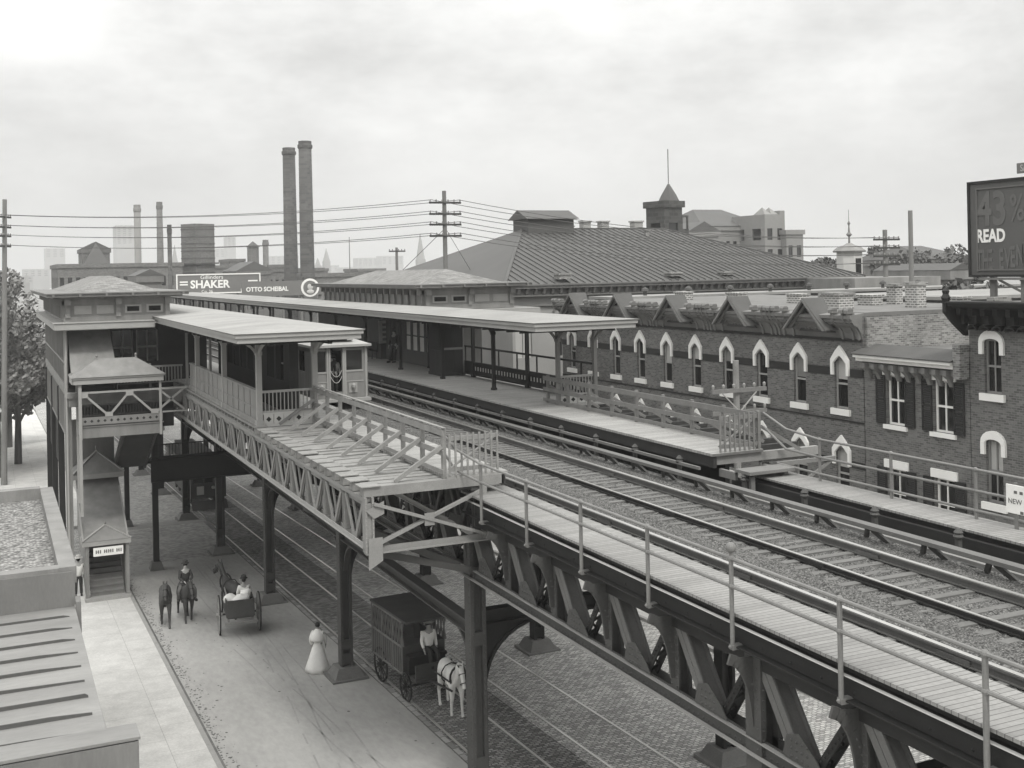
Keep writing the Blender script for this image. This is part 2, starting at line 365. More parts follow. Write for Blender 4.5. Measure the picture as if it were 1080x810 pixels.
b=MB(); random.seed(4)
for (p0,t0,p1,t1,bend) in ((8.6,20,9.4,58,.5),(9.2,20,10.0,58,.5),(7.2,24,9.2,60,1.6),(7.75,24,9.75,60,1.6),(10.4,22,8.2,60,-.8),(9.85,22,7.65,60,-.8)):
    pts=[]
    for i in range(41):
        u=i/40; pts.append((p0+(p1-p0)*u+bend*math.sin(u*3.1)*.5+.03*math.sin(u*40),t0+(t1-t0)*u))
    for i,((xa,ya),(xb,yb)) in enumerate(zip(pts,pts[1:])):
        if random.random()<.2: continue
        b.poly([(xa-.03,ya,gz(ya)+.008),(xa+.03,ya,gz(ya)+.008),(xb+.03,yb,gz(yb)+.008),(xb-.03,yb,gz(yb)+.008)])
struct('road_wheel_ruts',b,mat('wheel_rut_dust',.315,.95,.3,.5,10,.2,.2,.004))
b=MB()
for _ in range(900):
    x,y=random.uniform(5.9,11.6),random.uniform(20,61)
    if _>70: x=5.8+abs(random.gauss(0,.22))
    r_=random.uniform(.012,.05); k=random.randint(5,7); b.poly([(x+r_*random.uniform(.5,1.3)*math.cos(6.28*i/k),y+r_*random.uniform(.5,1.4)*math.sin(6.28*i/k),gz(y)+.012) for i in range(k)])
tag(b.obj('street_litter',mat('street_droppings',.13,.95,.5,3,10,.3,.2,.004)),'scattered dark droppings and grit on the smooth left lane','litter',kind='stuff')
# ------------------------------------------------------------------ elevated viaduct
PN,PF=11.0,18.1
COLS=[2.9+11.85*k for k in range(0,10)]
via=thing('elevated_viaduct','riveted dark steel elevated railway viaduct on two rows of columns above the street','viaduct',(14.5,30,0))
def column(p,t,ztop,full):
    g=gz(t); b=MB()
    b.box((p-.21,t-.2,g+.42),(p-.11,t+.2,ztop)); b.box((p+.11,t-.2,g+.42),(p+.21,t+.2,ztop)); b.box((p-.11,t-.05,g+.42),(p+.11,t+.05,ztop))
    for z in (g+.5,g+1.0,4.55):
        b.box((p-.113,t-.19,z),(p+.113,t-.052,z+.34))
    if full:
        for q in (-.16,.16): b.rivets((p+q,t-.2,g+.6),(p+q,t-.2,ztop-.2),.16,(0,-1,0),.018)
        b.rivets((p-.21,t-.12,g+.6),(p-.21,t-.12,ztop-.2),.16,(-1,0,0),.018)
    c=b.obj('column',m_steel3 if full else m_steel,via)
    b=MB(); k=.62
    b.hexa([(p-k,t-k,g-.1),(p+k,t-k,g-.1),(p+k,t+k,g-.1),(p-k,t+k,g-.1),(p-.36,t-.36,g+.42),(p+.36,t-.36,g+.42),(p+.36,t+.36,g+.42),(p-.36,t+.36,g+.42)])
    b.box((p-k-.02,t-k-.02,g-.1),(p+k+.02,t+k+.02,g+.09))
    b.obj('base',m_conc,c)
for i,t in enumerate(COLS):
    column(PN,t,7.95,i<6); column(PF,t-.6,7.95,False)
def arc3(p0,p1,p2,n=8):
    p0,p1,p2=V(p0),V(p1),V(p2)
    return [p0*(1-t)**2+p1*2*t*(1-t)+p2*t*t for t in [i/n for i in range(n+1)]]
# cross girders with curved knee braces
for i,t in enumerate(COLS):
    b=MB(); b.box((PN+.22,t-.16,5.0),(PF-.22,t+.16,5.06)); b.box((PN+.22,t-.02,5.06),(PF-.22,t+.02,5.34)); b.box((PN+.22,t-.16,5.34),(PF-.22,t+.16,5.4))
    b.box((PN,t-.15,7.3),(PF,t+.15,7.36)); b.box((PN,t-.02,7.36),(PF,t+.02,7.9))
    for s,p in ((1,PN+.21),(-1,PF-.21)):
        a=arc3((p,t,3.55),(p+s*.15,t,4.75),(p+s*1.5,t,5.0))
        for q in range(len(a)-1): b.beam(a[q],a[q+1],.2,.07,(1,0,0))
        b.prism([(p,t-.012,5.0)]+[tuple(V(k)+V((0,-.012,0))) for k in a],(0,.024,0))
    b.obj('cross_girder',m_steel,via)
# longitudinal knee braces + strut between the near columns
for i in range(2,9):
    t0,t1=COLS[i],COLS[i+1]
    for p in (PN,PF):
        b=MB(); b.box((p-.16,t0+.2,4.76),(p+.16,t1-.2,4.80)); b.box((p-.02,t0+.2,4.8),(p+.02,t1-.2,5.06)); b.box((p-.16,t0+.2,5.06),(p+.16,t1-.2,5.1))
        for s,t in ((1,t0+.2),(-1,t1-.2)):
            a=arc3((p,t,3.7),(p,t+s*.12,4.55),(p,t+s*1.0,4.76))
            for q in range(len(a)-1): b.beam(a[q],a[q+1],.16,.07,(0,1,0))
        b.obj('strut',m_steel3 if p==PN else m_steel,via)
# trusses, one part per span
def truss(p,t0,t1,near):
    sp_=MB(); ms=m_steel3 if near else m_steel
    # bottom chord: two channels with a cover plate
    for q in (-.15,.11): sp_.box((p+q,t0,6.29),(p+q+.04,t1,6.55))
    sp_.box((p-.2,t0,6.27),(p+.2,t1,6.288))
    if near:
        sp_.rivets((p-.15,t0,6.5),(p-.15,t1,6.5),.15,(-1,0,0),.02); sp_.rivets((p-.17,t0,6.288),(p-.17,t1,6.288),.15,(0,0,1),.018)
        sp_.rivets((p-.15,t0+.05,6.35),(p-.15,t1,6.35),.15,(-1,0,0),.02)
    S=sp_.obj('truss_span',ms,via)
    if near:
        b=MB(); b.box((p-.29,t0,6.3),(p-.2,t1,6.315)); b.box((p-.24,t0,6.52),(p-.152,t1,6.535)); b.obj('chord_angle',m_steel2,S)
    b=MB(); b.box((p-.18,t0,7.66),(p+.18,t1,7.92)); b.obj('top_chord',m_steel,S)
    n=5; h=(t1-t0)/n
    for k in range(n+1):
        t=t0+k*h
        if 0<k<n:
            b=MB(); b.box((p-.14,t-.13,6.3),(p-.1,t+.13,7.8)); b.box((p-.1,t-.02,6.3),(p+.1,t+.02,7.8)); b.box((p+.1,t-.13,6.3),(p+.14,t+.13,7.8))
            if near: b.rivets((p-.14,t-.08,6.4),(p-.14,t-.08,7.7),.16,(-1,0,0)); b.rivets((p-.14,t+.08,6.4),(p-.14,t+.08,7.7),.16,(-1,0,0))
            b.obj('vertical',ms,S)
        if k<n:
            m=t+h*.52     # far end high, dropping towards the photographer's side
            b=MB()
            for q in (-.15,.15):
                for e_ in (-.09,.09): b.beam((p+q,t+h-.22+e_,7.72),(p+q,m+.1+e_,6.55),.135,.035,(1,0,0))
            b.beam((p,t+h-.22,7.7),(p,m+.1,6.55),.12,.26,(1,0,0))
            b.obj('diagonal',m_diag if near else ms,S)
            b=MB(); b.beam((p-.1,t+.14,7.72),(p-.1,m-.22,6.5),.13,.035,(1,0,0)); b.beam((p+.1,t+.14,7.72),(p+.1,m-.22,6.5),.13,.035,(1,0,0))
            for kk in range(7):
                f_=kk/7; g_=f_+1/7; ya,yb=t+.14+(m-.36-t)*f_,t+.14+(m-.36-t)*g_; za,zb=7.72-1.22*f_,7.72-1.22*g_; sgn=1 if kk%2 else -1; b.beam((p-.1*sgn,ya,za),(p+.1*sgn,yb,zb),.05,.02,(0,1,0))
            if near:
                b.rivets((p-.13,t+.2,7.55),(p-.13,m-.26,6.6),.13,(-1,0,0),.02)
            b.obj('diagonal',m_steel,S)
            if near:
                b=MB(); b.prism([(p-.19,m-.5,6.56),(p-.19,m+.45,6.56),(p-.19,m+.34,6.9),(p-.19,m+.05,7.0),(p-.19,m-.34,6.74)],(.02,0,0))
                for z in (6.62,6.74,6.86): b.rivets((p-.19,m-.2,z),(p-.19,m+.28,z),.12,(-1,0,0),.022)
                b.obj('gusset_plate',ms,S)
for i in range(len(COLS)-1):
    truss(PN,COLS[i],COLS[i+1],i<5)
    if i<6: truss(PF,COLS[i],COLS[i+1],False)
# walkway brackets (curved) at every panel point, floor beams under the deck
for i in range(0,5):
    for k in range(5):
        t=COLS[i]+(k)*2.37
        if t>27: continue
        b=MB(); a=arc3((10.35,t,7.86),(10.8,t,7.75),(10.86,t,6.75))
        b.prism([(10.86,t-.015,7.84)]+[tuple(V(q)+V((0,-.015,0))) for q in a],(0,.03,0))
        for q in range(len(a)-1): b.beam(a[q],a[q+1],.17,.045,(0,1,0))
        b.rivets((10.7,t-.09,7.5),(10.85,t-.09,7.05),.12,(-1,0,0),.018)
        b.obj('walkway_bracket',m_steel3,via)
b=MB()
t=4
while t<100:
    b.box((10.9,t-.11,7.62),(18.2,t+.11,7.9)); t+=1.185
b.obj('floor_beams',m_steel,via)
b=MB(); b.box((11.1,-12,7.92),(16.45,150,8.2)); b.box((16.45,-12,7.55),(18.15,150,7.7)); b.box((16.36,-12,8.2),(16.45,150,8.36)); b.obj('deck_trough',m_steel,via)
# ballast: a real lumpy sheet
random.seed(3)
b=MB(); PS=[11.75+.1*i for i in range(47)]; ts=[]; t=-6.0
while t<60: ts.append(t); t+=.085 if 6<t<26 else .16
from mathutils import noise as _nz
def bz(p,t):
    z=8.335
    if 12.6<p<13.55: z+=.045*min(1,min(p-12.6,13.55-p)/.2)
    if p<12.0: z-=.10*(12.0-p)/.25
    if p>15.6: z+=.03
    return z+.035*_nz.noise(V((p*7,t*7,0)))+.025*_nz.noise(V((p*16,t*16,3)))
nn=len(PS); b.v=[(p+.02*random.uniform(-1,1),t,bz(p,t)) for t in ts for p in PS]
b.f=[(i*nn+j,i*nn+j+1,(i+1)*nn+j+1,(i+1)*nn+j) for i in range(len(ts)-1) for j in range(nn-1)]
b.obj('ballast_bed',m_ballast,via)
b=MB(); b.box((11.75,60,8.2),(16.36,150,8.33)); b.obj('ballast_bed',m_ballast,via)
# trench stringer on A-frame legs along the far track
b=MB(); b.box((15.98,-10,8.62),(16.2,130,8.7)); 
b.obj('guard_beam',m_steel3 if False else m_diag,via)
leg=None
t=4.0; i=0
while t<62:
    b=MB(); 
    for s in (-1,1): b.beam((16.3,t+s*.34,8.33),(16.08,t+s*.06,8.62),.1,.06,(1,0,0))
    b.obj('guard_beam_leg',m_steel3,via); t+=1.55
b=MB(); b.box((16.9,-10,8.2),(17.0,25.5,8.27)); b.box((17.05,25.5,8.56),(17.12,130,8.64))
b.obj('cable_rail',m_pipe,via)
b=MB(); b.box((17.9,-10,7.7),(17.95,25.2,8.36)); b.obj('trench_wall',m_steel,via)
for k in range(26):
    t=5.2+k*2.37
    b=MB(); z1=8.55 if t<25.5 else 8.72
    pp=17.55 if t<25 else 17.12
    b.box((pp-.05,t-.05,7.7),(pp+.05,t+.05,z1-.12)); b.lathe((pp,t,z1-.12),[(.09,0),(.11,.04),(.07,.09),(.1,.12),(.03,.2)],8)
    b.obj('cable_post',m_steel3,via)
# ------------------------------------------------------------------ track
trk=thing('railway_track','ballasted railway track on the viaduct, three heavy rails over timber ties','railway track',(13.8,20,8.3))
for p in (12.25,13.9,15.2):
    thin=(p==13.9)
    b=MB(); b.box((p-.065,-10,8.365),(p+.065,140,8.385)); b.box((p-.018,-10,8.385),(p+.018,140,8.43 if thin else 8.475)); b.box((p-(.035 if thin else .05),-10,8.43 if thin else 8.475),(p+(.035 if thin else .05),140,8.46 if thin else 8.507))
    t=-3
    while t<60:
        b.box((p-.055,t-.3,8.39),(p-.02,t+.3,8.452)); t+=5
    r=b.obj('rail',m_steel if thin else m_rail,trk)
    b=MB(); b.box((p-(.03 if thin else .046),-10,8.46 if thin else 8.507),(p+(.03 if thin else .046),140,8.475 if thin else 8.525)); b.obj('rail_head',m_railtop,r)
random.seed(11)
ties=[]; t=6.0; n=0; late=MB()
while t<120:
    dz=random.uniform(-.012,.012); L=random.uniform(-.1,.1); a=random.uniform(-.03,.03)
    tgt=MB() if n<99 else late
    w_=.085; z0,z1=8.2,8.352+dz
    tgt.hexa([(11.84+L,t-w_-a,z0),(15.62+L,t-w_+a,z0),(15.62+L,t+w_+a,z0),(11.84+L,t+w_-a,z0),(11.84+L,t-w_-a,z1),(15.62+L,t-w_+a,z1),(15.62+L,t+w_+a,z1),(11.84+L,t+w_-a,z1)])
    if n<99: tgt.obj('tie',m_tie,trk)
    n+=1; t+=.43+random.uniform(-.03,.03)
tag(late.obj('far_ties',m_tie,trk),kind='stuff')
# ------------------------------------------------------------------ near walkway and its pipe railing
def walkway(p0,p1,t0,t1,label,edge):
    W=thing('walkway',label,'walkway',((p0+p1)/2,t0,8.4),'plank walkways along the viaduct')
    b=MB(); b.box((p0,t0,8.45),(p1,t1,8.5)); b.obj('plank_floor',m_plank,W)
    e=edge; b=MB(); q=p0
    b.box((q+.12,t0,8.33),(q+.16,t1,8.45)); b.box((q-.0,t0,8.295),(q+.3,t1,8.315)); b.box((q+.1,t0,8.0),(q+.13,t1,8.295)); b.box((q-.02,t0,7.965),(q+.3,t1,7.985)); b.box((q+.16,t0,7.90),(q+.36,t1,7.925))
    b.rivets((q+.1,t0,8.08),(q+.1,t1,8.08),.7,(-1,0,0),.02)
    b.obj('edge_girder',m_steel if e else m_woodd,W)
    b=MB(); b.box((q-.025,t0,8.317),(q+.05,t1,8.325)); b.obj('conduit',m_cream if e else m_steel3,W)
    return W
walkway(10.6,11.82,-8,26.4,'plank walkway on the near edge of the viaduct beside the ball finial railing',True)
walkway(18.05,19.15,-8,25.0,'plank walkway on the far edge of the viaduct before the brick houses',False)
def railing(p,ts,z0,zs,label,finial,ends):
    L=thing('pipe_railing',label,'railing',(p,ts[-1],z0),'pipe railings of the viaduct walkways')
    for t in ts:
        b=MB(); top=max(zs)
        b.tube((p,t,z0),(p,t,top),.038,10)
        for z in zs: b.sph((p,t,z),.055,8,6)
        if finial is not None and abs(t-finial)<.1:
            b.tube((p,t,top),(p,t,top+.1),.03,8); b.sph((p,t,top+.17),.085,12,8)
        b.box((p-.03,t-.05,z0-.02),(p+.18,t+.05,z0+.06)); b.sph((p-.05,t,z0+.03),.03,6,4)
        b.obj('post',m_pipe,L)
    for i,z in enumerate(zs):
        b=MB(); b.path([(p,-9,z)]+[(p,t,z) for t in sorted(ts)]+[V((p,0,0))+V(e) for e in ends[i]],.032,8); b.obj('rail',m_pipe,L)
    return L
tsn=[27.36-2.37-.1+.1-2.5*k+.0 for k in range(0,12)]; tsn=[25.0-2.52*k for k in range(12)]
railing(10.55,tsn,7.95,[9.37,8.93],'pipe railing along the near walkway with a round ball finial on one post',14.92,[[(-.25,26.0,9.62),(-.5,26.4,10.1)],[(-.25,26.0,9.1),(-.5,26.4,9.65)]])
railing(18.95,[22.9-2.5*k for k in range(11)],8.42,[9.55,9.1,8.68],'three-bar pipe railing along the far walkway in front of the brick houses',None,[[(0.05,24.3,9.65),(.02,25.2,9.98)],[(0.05,24.3,9.12),(.02,25.2,9.6)],[(0,24.6,8.7)]])
# white notice board on the far railing
nb=thing('notice_board','small white notice board with dark lettering fixed to the far pipe railing','notice board',(18.9,16.6,9))
b=MB(); b.box((18.88,15.65,8.82),(18.91,17.05,9.4)); b.obj('panel',m_white,nb)
for t in (15.8,16.8): b=MB(); b.box((18.91,t,8.5),(18.94,t+.08,9.45)); b.obj('support',m_pipe,nb)
MX=Matrix.Translation((-.024,.40,.02)) @ Matrix(((0,0,-1,0),(-1,0,0,0),(0,1,0,0),(0,0,0,1)))
text_obj('lettering','NEW',.15,m_faint,nb,MX,.002)
b=MB()
for k in range(4): b.box((18.876,16.85-.14*k,9.23),(18.879,16.77-.14*k,9.29))
for k in range(4): b.box((18.876,16.7-.14*k,8.83),(18.879,16.62-.14*k,8.89))
b.obj('small_marks',m_faint,nb)
# ------------------------------------------------------------------ near platform: open joists, decking, light lattice truss
NE=25.8
npf=thing('station_platform','near timber station platform, its end still open joists on a pale lattice truss','platform',(9.8,NE,8.8))
b=MB(); b.box((10.0,NE+.02,8.93),(11.62,130,9.0)); b.obj('plank_floor',m_plank2,npf)
b=MB(); b.box((8.02,38.3,8.93),(9.99,130,9.0)); b.obj('plank_floor',m_plank2,npf)
t=NE; k=0
random.seed(5)
while t<38.2:
    w_=.3 if k%2==0 else random.uniform(.24,.36)
    b=MB(); b.box((7.9 if k%2==0 else 8.02,t,8.70),(11.5 if k==0 else 10.9,t+w_,8.93+random.uniform(-.05,0) if k else 8.93))
    if k%2==0: b.box((7.82,t-.06,8.931),(8.3,t+.5,8.955))
    b.obj('joist',m_wood,npf); k+=1; t+=w_+random.uniform(.05,.15)
b=MB()
for p in (11.45,): b.box((p,NE,8.66),(p+.1,130,8.92))
b.obj('edge_beam',m_woodd,npf)
def lattice(p,t0,t1,parent,m):
    L=MB(); L.box((p-.1,t0,8.58),(p+.1,t1,8.68)); L.box((p-.012,t0,8.44),(p+.012,t1,8.58)); o=L.obj('lattice_truss',m,parent)
    b=MB(); b.box((p-.11,t0,7.46),(p+.11,t1,7.485)); b.box((p-.09,t0,7.485),(p-.07,t1,7.6)); b.box((p+.07,t0,7.485),(p+.09,t1,7.6)); b.obj('bottom_chord',m_panell,o)
    h=1.83; n=int((t1-t0)/h); 
    for k in range(n+1):
        t=t0+k*h
        b=MB(); 
        for q in (-.08,.05): b.box((p-.07,t+q-.02,7.6),(p+.07,t+q+.02,8.56))
        b.obj('vertical',m,o)
        if k<n:
            b=MB(); b.beam((p-.05,t+.2,8.52),(p-.05,t+h*.5-.09,7.6),.13,.04,(1,0,0)); b.beam((p+.05,t+.42,8.52),(p+.05,t+h*.5-.02,7.6),.1,.04,(1,0,0)); b.beam((p-.05,t+h-.2,8.52),(p-.05,t+h*.5+.09,7.6),.13,.04,(1,0,0)); b.beam((p+.05,t+h-.42,8.52),(p+.05,t+h*.5+.02,7.6),.1,.04,(1,0,0))
            b.prism([(p-.075,t+h*.5-.16,7.5),(p-.075,t+h*.5+.16,7.5),(p-.075,t+h*.5+.1,7.72),(p-.075,t+h*.5-.1,7.72)],(.012,0,0))
            b.obj('diagonal',m,o)
lattice(8.0,NE+.05,62.5,npf,m_steel2)
lattice(10.75,NE+.05,50,npf,m_steel3)
# end frame with X bracing
b=MB(); 
for q in (-.11,.06): b.box((8.0+q,NE-.1,7.4),(8.05+q,NE+.14,8.7))
b.rivets((7.915,NE-.1,7.5),(7.915,NE-.1,8.6),.11,(0,-1,0),.016); b.rivets((8.085,NE-.1,7.5),(8.085,NE-.1,8.6),.11,(0,-1,0),.016)
b.box((10.9,NE-.06,7.4),(11.02,NE+.1,8.7)); b.obj('end_post',m_steel2,npf)
b=MB(); b.beam((8.1,NE-.12,8.55),(10.9,NE-.12,7.55),.07,.12,(0,1,0)); b.beam((8.1,NE-.05,7.55),(10.9,NE-.05,8.6),.07,.12,(0,1,0)); b.box((9.35,NE-.15,7.9),(9.6,NE-.125,8.2)); b.obj('cross_brace',m_steel2,npf)
b=MB(); b.box((7.9,NE-.11,7.36),(11.05,NE+.09,7.39)); b.box((7.9,NE-.01,7.39),(11.05,NE+.02,7.52)); b.obj('end_strut',m_steel2,npf)
for pr in ([(7.9,NE-.125,8.4),(8.35,NE-.125,8.6),(8.35,NE-.125,8.3),(8.1,NE-.125,8.2)],[(7.95,NE-.125,7.0),(8.3,NE-.125,7.2),(8.3,NE-.125,7.75),(7.95,NE-.125,7.75)]):
    b=MB(); b.prism(pr,(0,.015,0)); b.obj('gusset_plate',m_steel2,npf)
b=MB(); b.beam((8.0,NE+6.0,7.4),(11.0,NE+.9,6.4),.16,.2); b.beam((8.0,NE+.1,7.4),(10.9,NE+.4,6.5),.1,.16); b.obj('outrigger',m_steel3,npf)
for t in (38.45,50.3,62.15):
    b=MB(); b.prism([(8.1,t-.1,7.45),(10.8,t-.1,7.45),(10.8,t-.1,5.6),(10.4,t-.1,6.6)],(0,.2,0)); b.obj('outrigger',m_steel,npf)
# timber railing with raking braces
tr=thing('timber_railing','timber railing with raking side braces along the unfinished near platform','railing',(10,30,9),'timber railings of the platforms')
k=0; t=NE+.15
while t<38.1:
    b=MB(); b.box((9.93,t-.05,8.9),(10.03,t+.05,10.17)); b.obj('post',m_wood,tr)
    if k>0 or True:
        b=MB(); b.beam((9.92,t-.02,9.72),(8.75,t+.12,8.95),.1,.1); b.obj('brace',m_wood,tr)
    k+=1; t+=1.5
for z0,z1 in ((9.98,10.12),(9.5,9.64),(9.06,9.16)):
    b=MB(); b.box((9.9,NE,z0),(9.93,38.0,z1)); b.obj('rail',m_wood,tr)
b=MB(); b.box((9.9,NE,10.172),(9.99,38.0,10.19)); b.obj('rail',m_wood,tr)
def gate(p0,p1,t,label,lean,m_wood=m_wood):
    g=thing('picket_gate',label,'gate',((p0+p1)/2,t,9.0),'picket gates at the platform ends')
    b=MB()
    for z in (9.1,9.85): b.box((p0,t-.02,z),(p1,t+.02,z+.1))
    b.beam((p0,t+.03,9.15),(p1,t+.03,9.9),.03,.09,(0,1,0)); b.obj('frame',m_wood,g)
    n=9
    for i in range(n):
        p=p0+(p1-p0)*i/(n-1); b=MB(); b.box((p-.025,t-.05,9.0),(p+.025,t-.022,10.02)); b.obj('picket',m_wood,g)
    return g
gate(10.08,11.35,NE+.05,'weathered picket gate closing the end of the near platform beside the track',0)
gate(17.6,18.85,25.3,'weathered picket gate closing the far platform in front of the telegraph pole',0,m_wood2)
# ------------------------------------------------------------------ far platform
fpf=thing('station_platform','far timber station platform running under the long shelter with kiosk','platform',(18.5,25,8.8))
b=MB(); b.box((17.3,25.2,8.93),(18.95,130,9.0)); b.box((18.95,37,8.93),(20.75,130,9.0)); b.obj('plank_floor',m_plank2,fpf)
b=MB(); b.box((17.36,25.25,8.62),(17.46,130,8.92)); b.obj('edge_beam',m_woodd,fpf)
b=MB(); b.box((18.6,26.5,7.7),(18.75,130,8.67)); b.obj('stringer',m_woodd,fpf)
t=25.3
while t<130:
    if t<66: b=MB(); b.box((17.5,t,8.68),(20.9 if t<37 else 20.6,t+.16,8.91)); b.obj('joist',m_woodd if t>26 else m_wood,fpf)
    t+=.9
b=MB()
for p,z in ((17.65,8.55),(18.7,8.6)): b.box((p,24.0,z-.5),(p+.12,24.12,z)); 
b.box((17.5,23.85,8.62),(19.0,24.5,8.70)); b.box((17.5,24.5,8.4),(17.6,25.2,8.6)); b.box((18.9,24.3,8.4),(19.0,25.2,8.6)); b.obj('step',m_wood2,fpf)
b=MB(); b.box((18.95,24.6,8.62),(20.9,24.7,8.73)); b.box((19.0,25.4,8.6),(20.9,25.48,8.7)); b.beam((19.4,24.66,7.9),(20.8,24.66,8.61),.06,.07); b.obj('outrigger',m_wood2,fpf)
tr2=thing('timber_railing','timber railing of three boards along the far platform before the brick houses','railing',(18.9,30,9),'timber railings of the platforms')
t=25.35
while t<38.4:
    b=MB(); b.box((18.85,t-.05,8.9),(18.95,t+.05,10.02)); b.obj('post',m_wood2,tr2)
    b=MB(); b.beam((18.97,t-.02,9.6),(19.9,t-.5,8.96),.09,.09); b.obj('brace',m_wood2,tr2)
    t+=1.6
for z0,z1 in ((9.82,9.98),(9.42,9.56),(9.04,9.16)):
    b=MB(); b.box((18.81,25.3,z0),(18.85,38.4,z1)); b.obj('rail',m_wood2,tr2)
# ------------------------------------------------------------------ canopies
def canopy(p0,p1,t0,t1,z,m,parent):
    b=MB(); pm=(p0+p1)/2
    b.hexa([(p0+.05,t0+.05,z-.02),(p1-.05,t0+.05,z-.02),(p1-.05,t1,z-.02),(p0+.05,t1,z-.02),(p0,t0,z+.02),(p1,t0,z+.02),(p1,t1,z+.02),(p0,t1,z+.02)])
    b.poly([(p0,t0,z+.021),(pm,t0+1.8,z+.17),(pm,t1,z+.17),(p0,t1,z+.021)]); b.poly([(p1,t0,z+.021),(p1,t1,z+.021),(pm,t1,z+.17),(pm,t0+1.8,z+.17)]); b.poly([(p0,t0,z+.021),(p1,t0,z+.021),(pm,t0+1.8,z+.17)])
    r=b.obj('roof',m,parent)
    b=MB()
    for d,za,zb in ((.06,z-.12,z-.021),(.12,z-.28,z-.122)):
        b.box((p0+d,t0+d,za),(p0+d+.08,t1,zb)); b.box((p1-d-.08,t0+d,za),(p1-d,t1,zb)); b.box((p0+d+.08,t0+d,za),(p1-d-.08,t0+d+.08,zb))
    b.box((p0+.13,t0+.13,z-.06),(p1-.13,t1,z-.03))
    b.obj('fascia',m_panell,r); return r
ns=thing('platform_shelter','near platform shelter with a broad pale flat roof, panelled side wall and train beside it','shelter',(8.9,35.2,9.0))
canopy(6.75,10.95,35.2,131,12.15,m_roof,ns)
def knee(b,p,t,d,z,out):
    "curved wooden bracket from a post out under the roof"
    a=arc3((p,t,z-.75),(p+d[0]*.05,t+d[1]*.05,z-.15),(p+d[0]*out,t+d[1]*out,z))
    for q in range(len(a)-1): b.beam(a[q],a[q+1],.08,.09,(d[1],d[0],0))
for i,t in enumerate((38.1,44.3,50.5)):
    for p in (8.1,10.0):
        if p==10.0 and i>0: continue
        b=MB(); b.box((p-.09,t-.09,8.72),(p+.09,t+.09,11.75)); b.box((p-.12,t-.12,8.9),(p+.12,t+.12,9.12)); b.box((p-.11,t-.11,11.3),(p+.11,t+.11,11.42))
        knee(b,p,t,(-1 if p<9 else 1,0),11.84,.9); 
        if i==0: knee(b,p,t,(0,-1),11.84,1.6)
        b.obj('post',m_panell,ns)
for i in range(1,14):
    pass
b=MB()
for p in (8.1,10.0): b.box((p-.06,36,11.7),(p+.06,130,11.84))
t=36.5
while t<75: b.box((7.0,t,11.74),(10.7,t+.1,11.845)); t+=1.0
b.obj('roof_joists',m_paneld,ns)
# panelled side wall
b=MB(); b.box((8.04,38.2,9.0),(8.12,52.2,10.08)); b.box((8.0,38.2,10.06),(8.16,52.2,10.12)); b.box((8.0,38.2,9.0),(8.04,52.2,9.14)); b.box((8.015,38.2,9.48),(8.04,52.2,9.54))
t=38.2
while t<52.2: b.box((8.018,t+1.0,9.14),(8.04,t+1.06,10.06)); t+=1.03
b.obj('side_panelling',m_panel,ns)
b=MB(); b.box((7.93,38,8.86),(8.2,62,8.925)); b.box((7.9,38,8.69),(8.1,62,8.75))
t=38.4
while t<62: b.box((7.92,t,8.751),(8.08,t+.08,8.859)); t+=.62
b.obj('sill_beam',m_panel,ns)
b=MB()
for t in (47.2,53.3): b.box((8.03,t-.06,9.0),(8.13,t+.06,11.74))
b.obj('post',m_panel,ns)
# end railing and quatrefoil skirting
er=MB()
er.box((8.19,38.06,10.02),(9.91,38.14,10.1)); er.box((8.19,38.06,9.36),(9.91,38.14,9.42))
for i in range(13): p=8.3+i*.13; er.box((p-.015,38.08,9.42),(p+.015,38.12,10.02))
er.obj('end_balustrade',m_panell,ns)
b=MB()
for i in range(5):
    p=8.24+i*.34; z=9.16; b.box((p,38.05,8.98),(p+.32,38.1,9.3))
b.box((8.19,38.04,9.302),(9.91,38.14,9.355)); b.box((8.1,38.0,8.80),(10.0,38.2,8.86)); b.box((8.19,38.03,8.90),(9.91,38.15,8.975))
o=b.obj('skirting_panel',m_cream,ns)
b=MB()
for i in range(5):
    p=8.40+i*.34; z=9.14
    b.prism([(p,38.044,z-.09),(p+.09,38.044,z),(p,38.044,z+.09),(p-.09,38.044,z)],(0,.005,0))
b.obj('diamond_ornament',m_paneld,o)
# waiting room wall inside the shelter
b=MB(); W=9.62
def PW(u,z,d): return (W+d,u,z)
ops=[(41.0+i*1.5,42.2+i*1.5,10.1,11.4) for i in range(2)]+[(46.2+i*1.45,47.3+i*1.45,10.1,11.5) for i in range(4)]
facade(b,PW,40.2,54,9.0,11.84,ops,.12); b.box((W+.0,40.12,9.0),(9.95,40.2,11.7)); b.obj('waiting_room_wall',m_paneld,ns)
for i,o_ in enumerate(ops):
    b=MB(); b.box((W+.09,o_[0],o_[2]),(W+.1,o_[1],o_[3])); f=b.obj('window_pane',m_curtain if i in(3,4,5) else m_glass,ns)
    b=MB(); m_=(o_[0]+o_[1])/2; b.box((W+.04,m_-.03,o_[2]),(W+.085,m_+.03,o_[3])); b.box((W+.04,o_[0],o_[2]+.6),(W+.085,o_[1],o_[2]+.65)); b.obj('frame',m_panel,f)
b=MB(); b.box((9.64,41.5,9.0),(9.95,54,11.84)); b.obj('partition',m_black,ns)
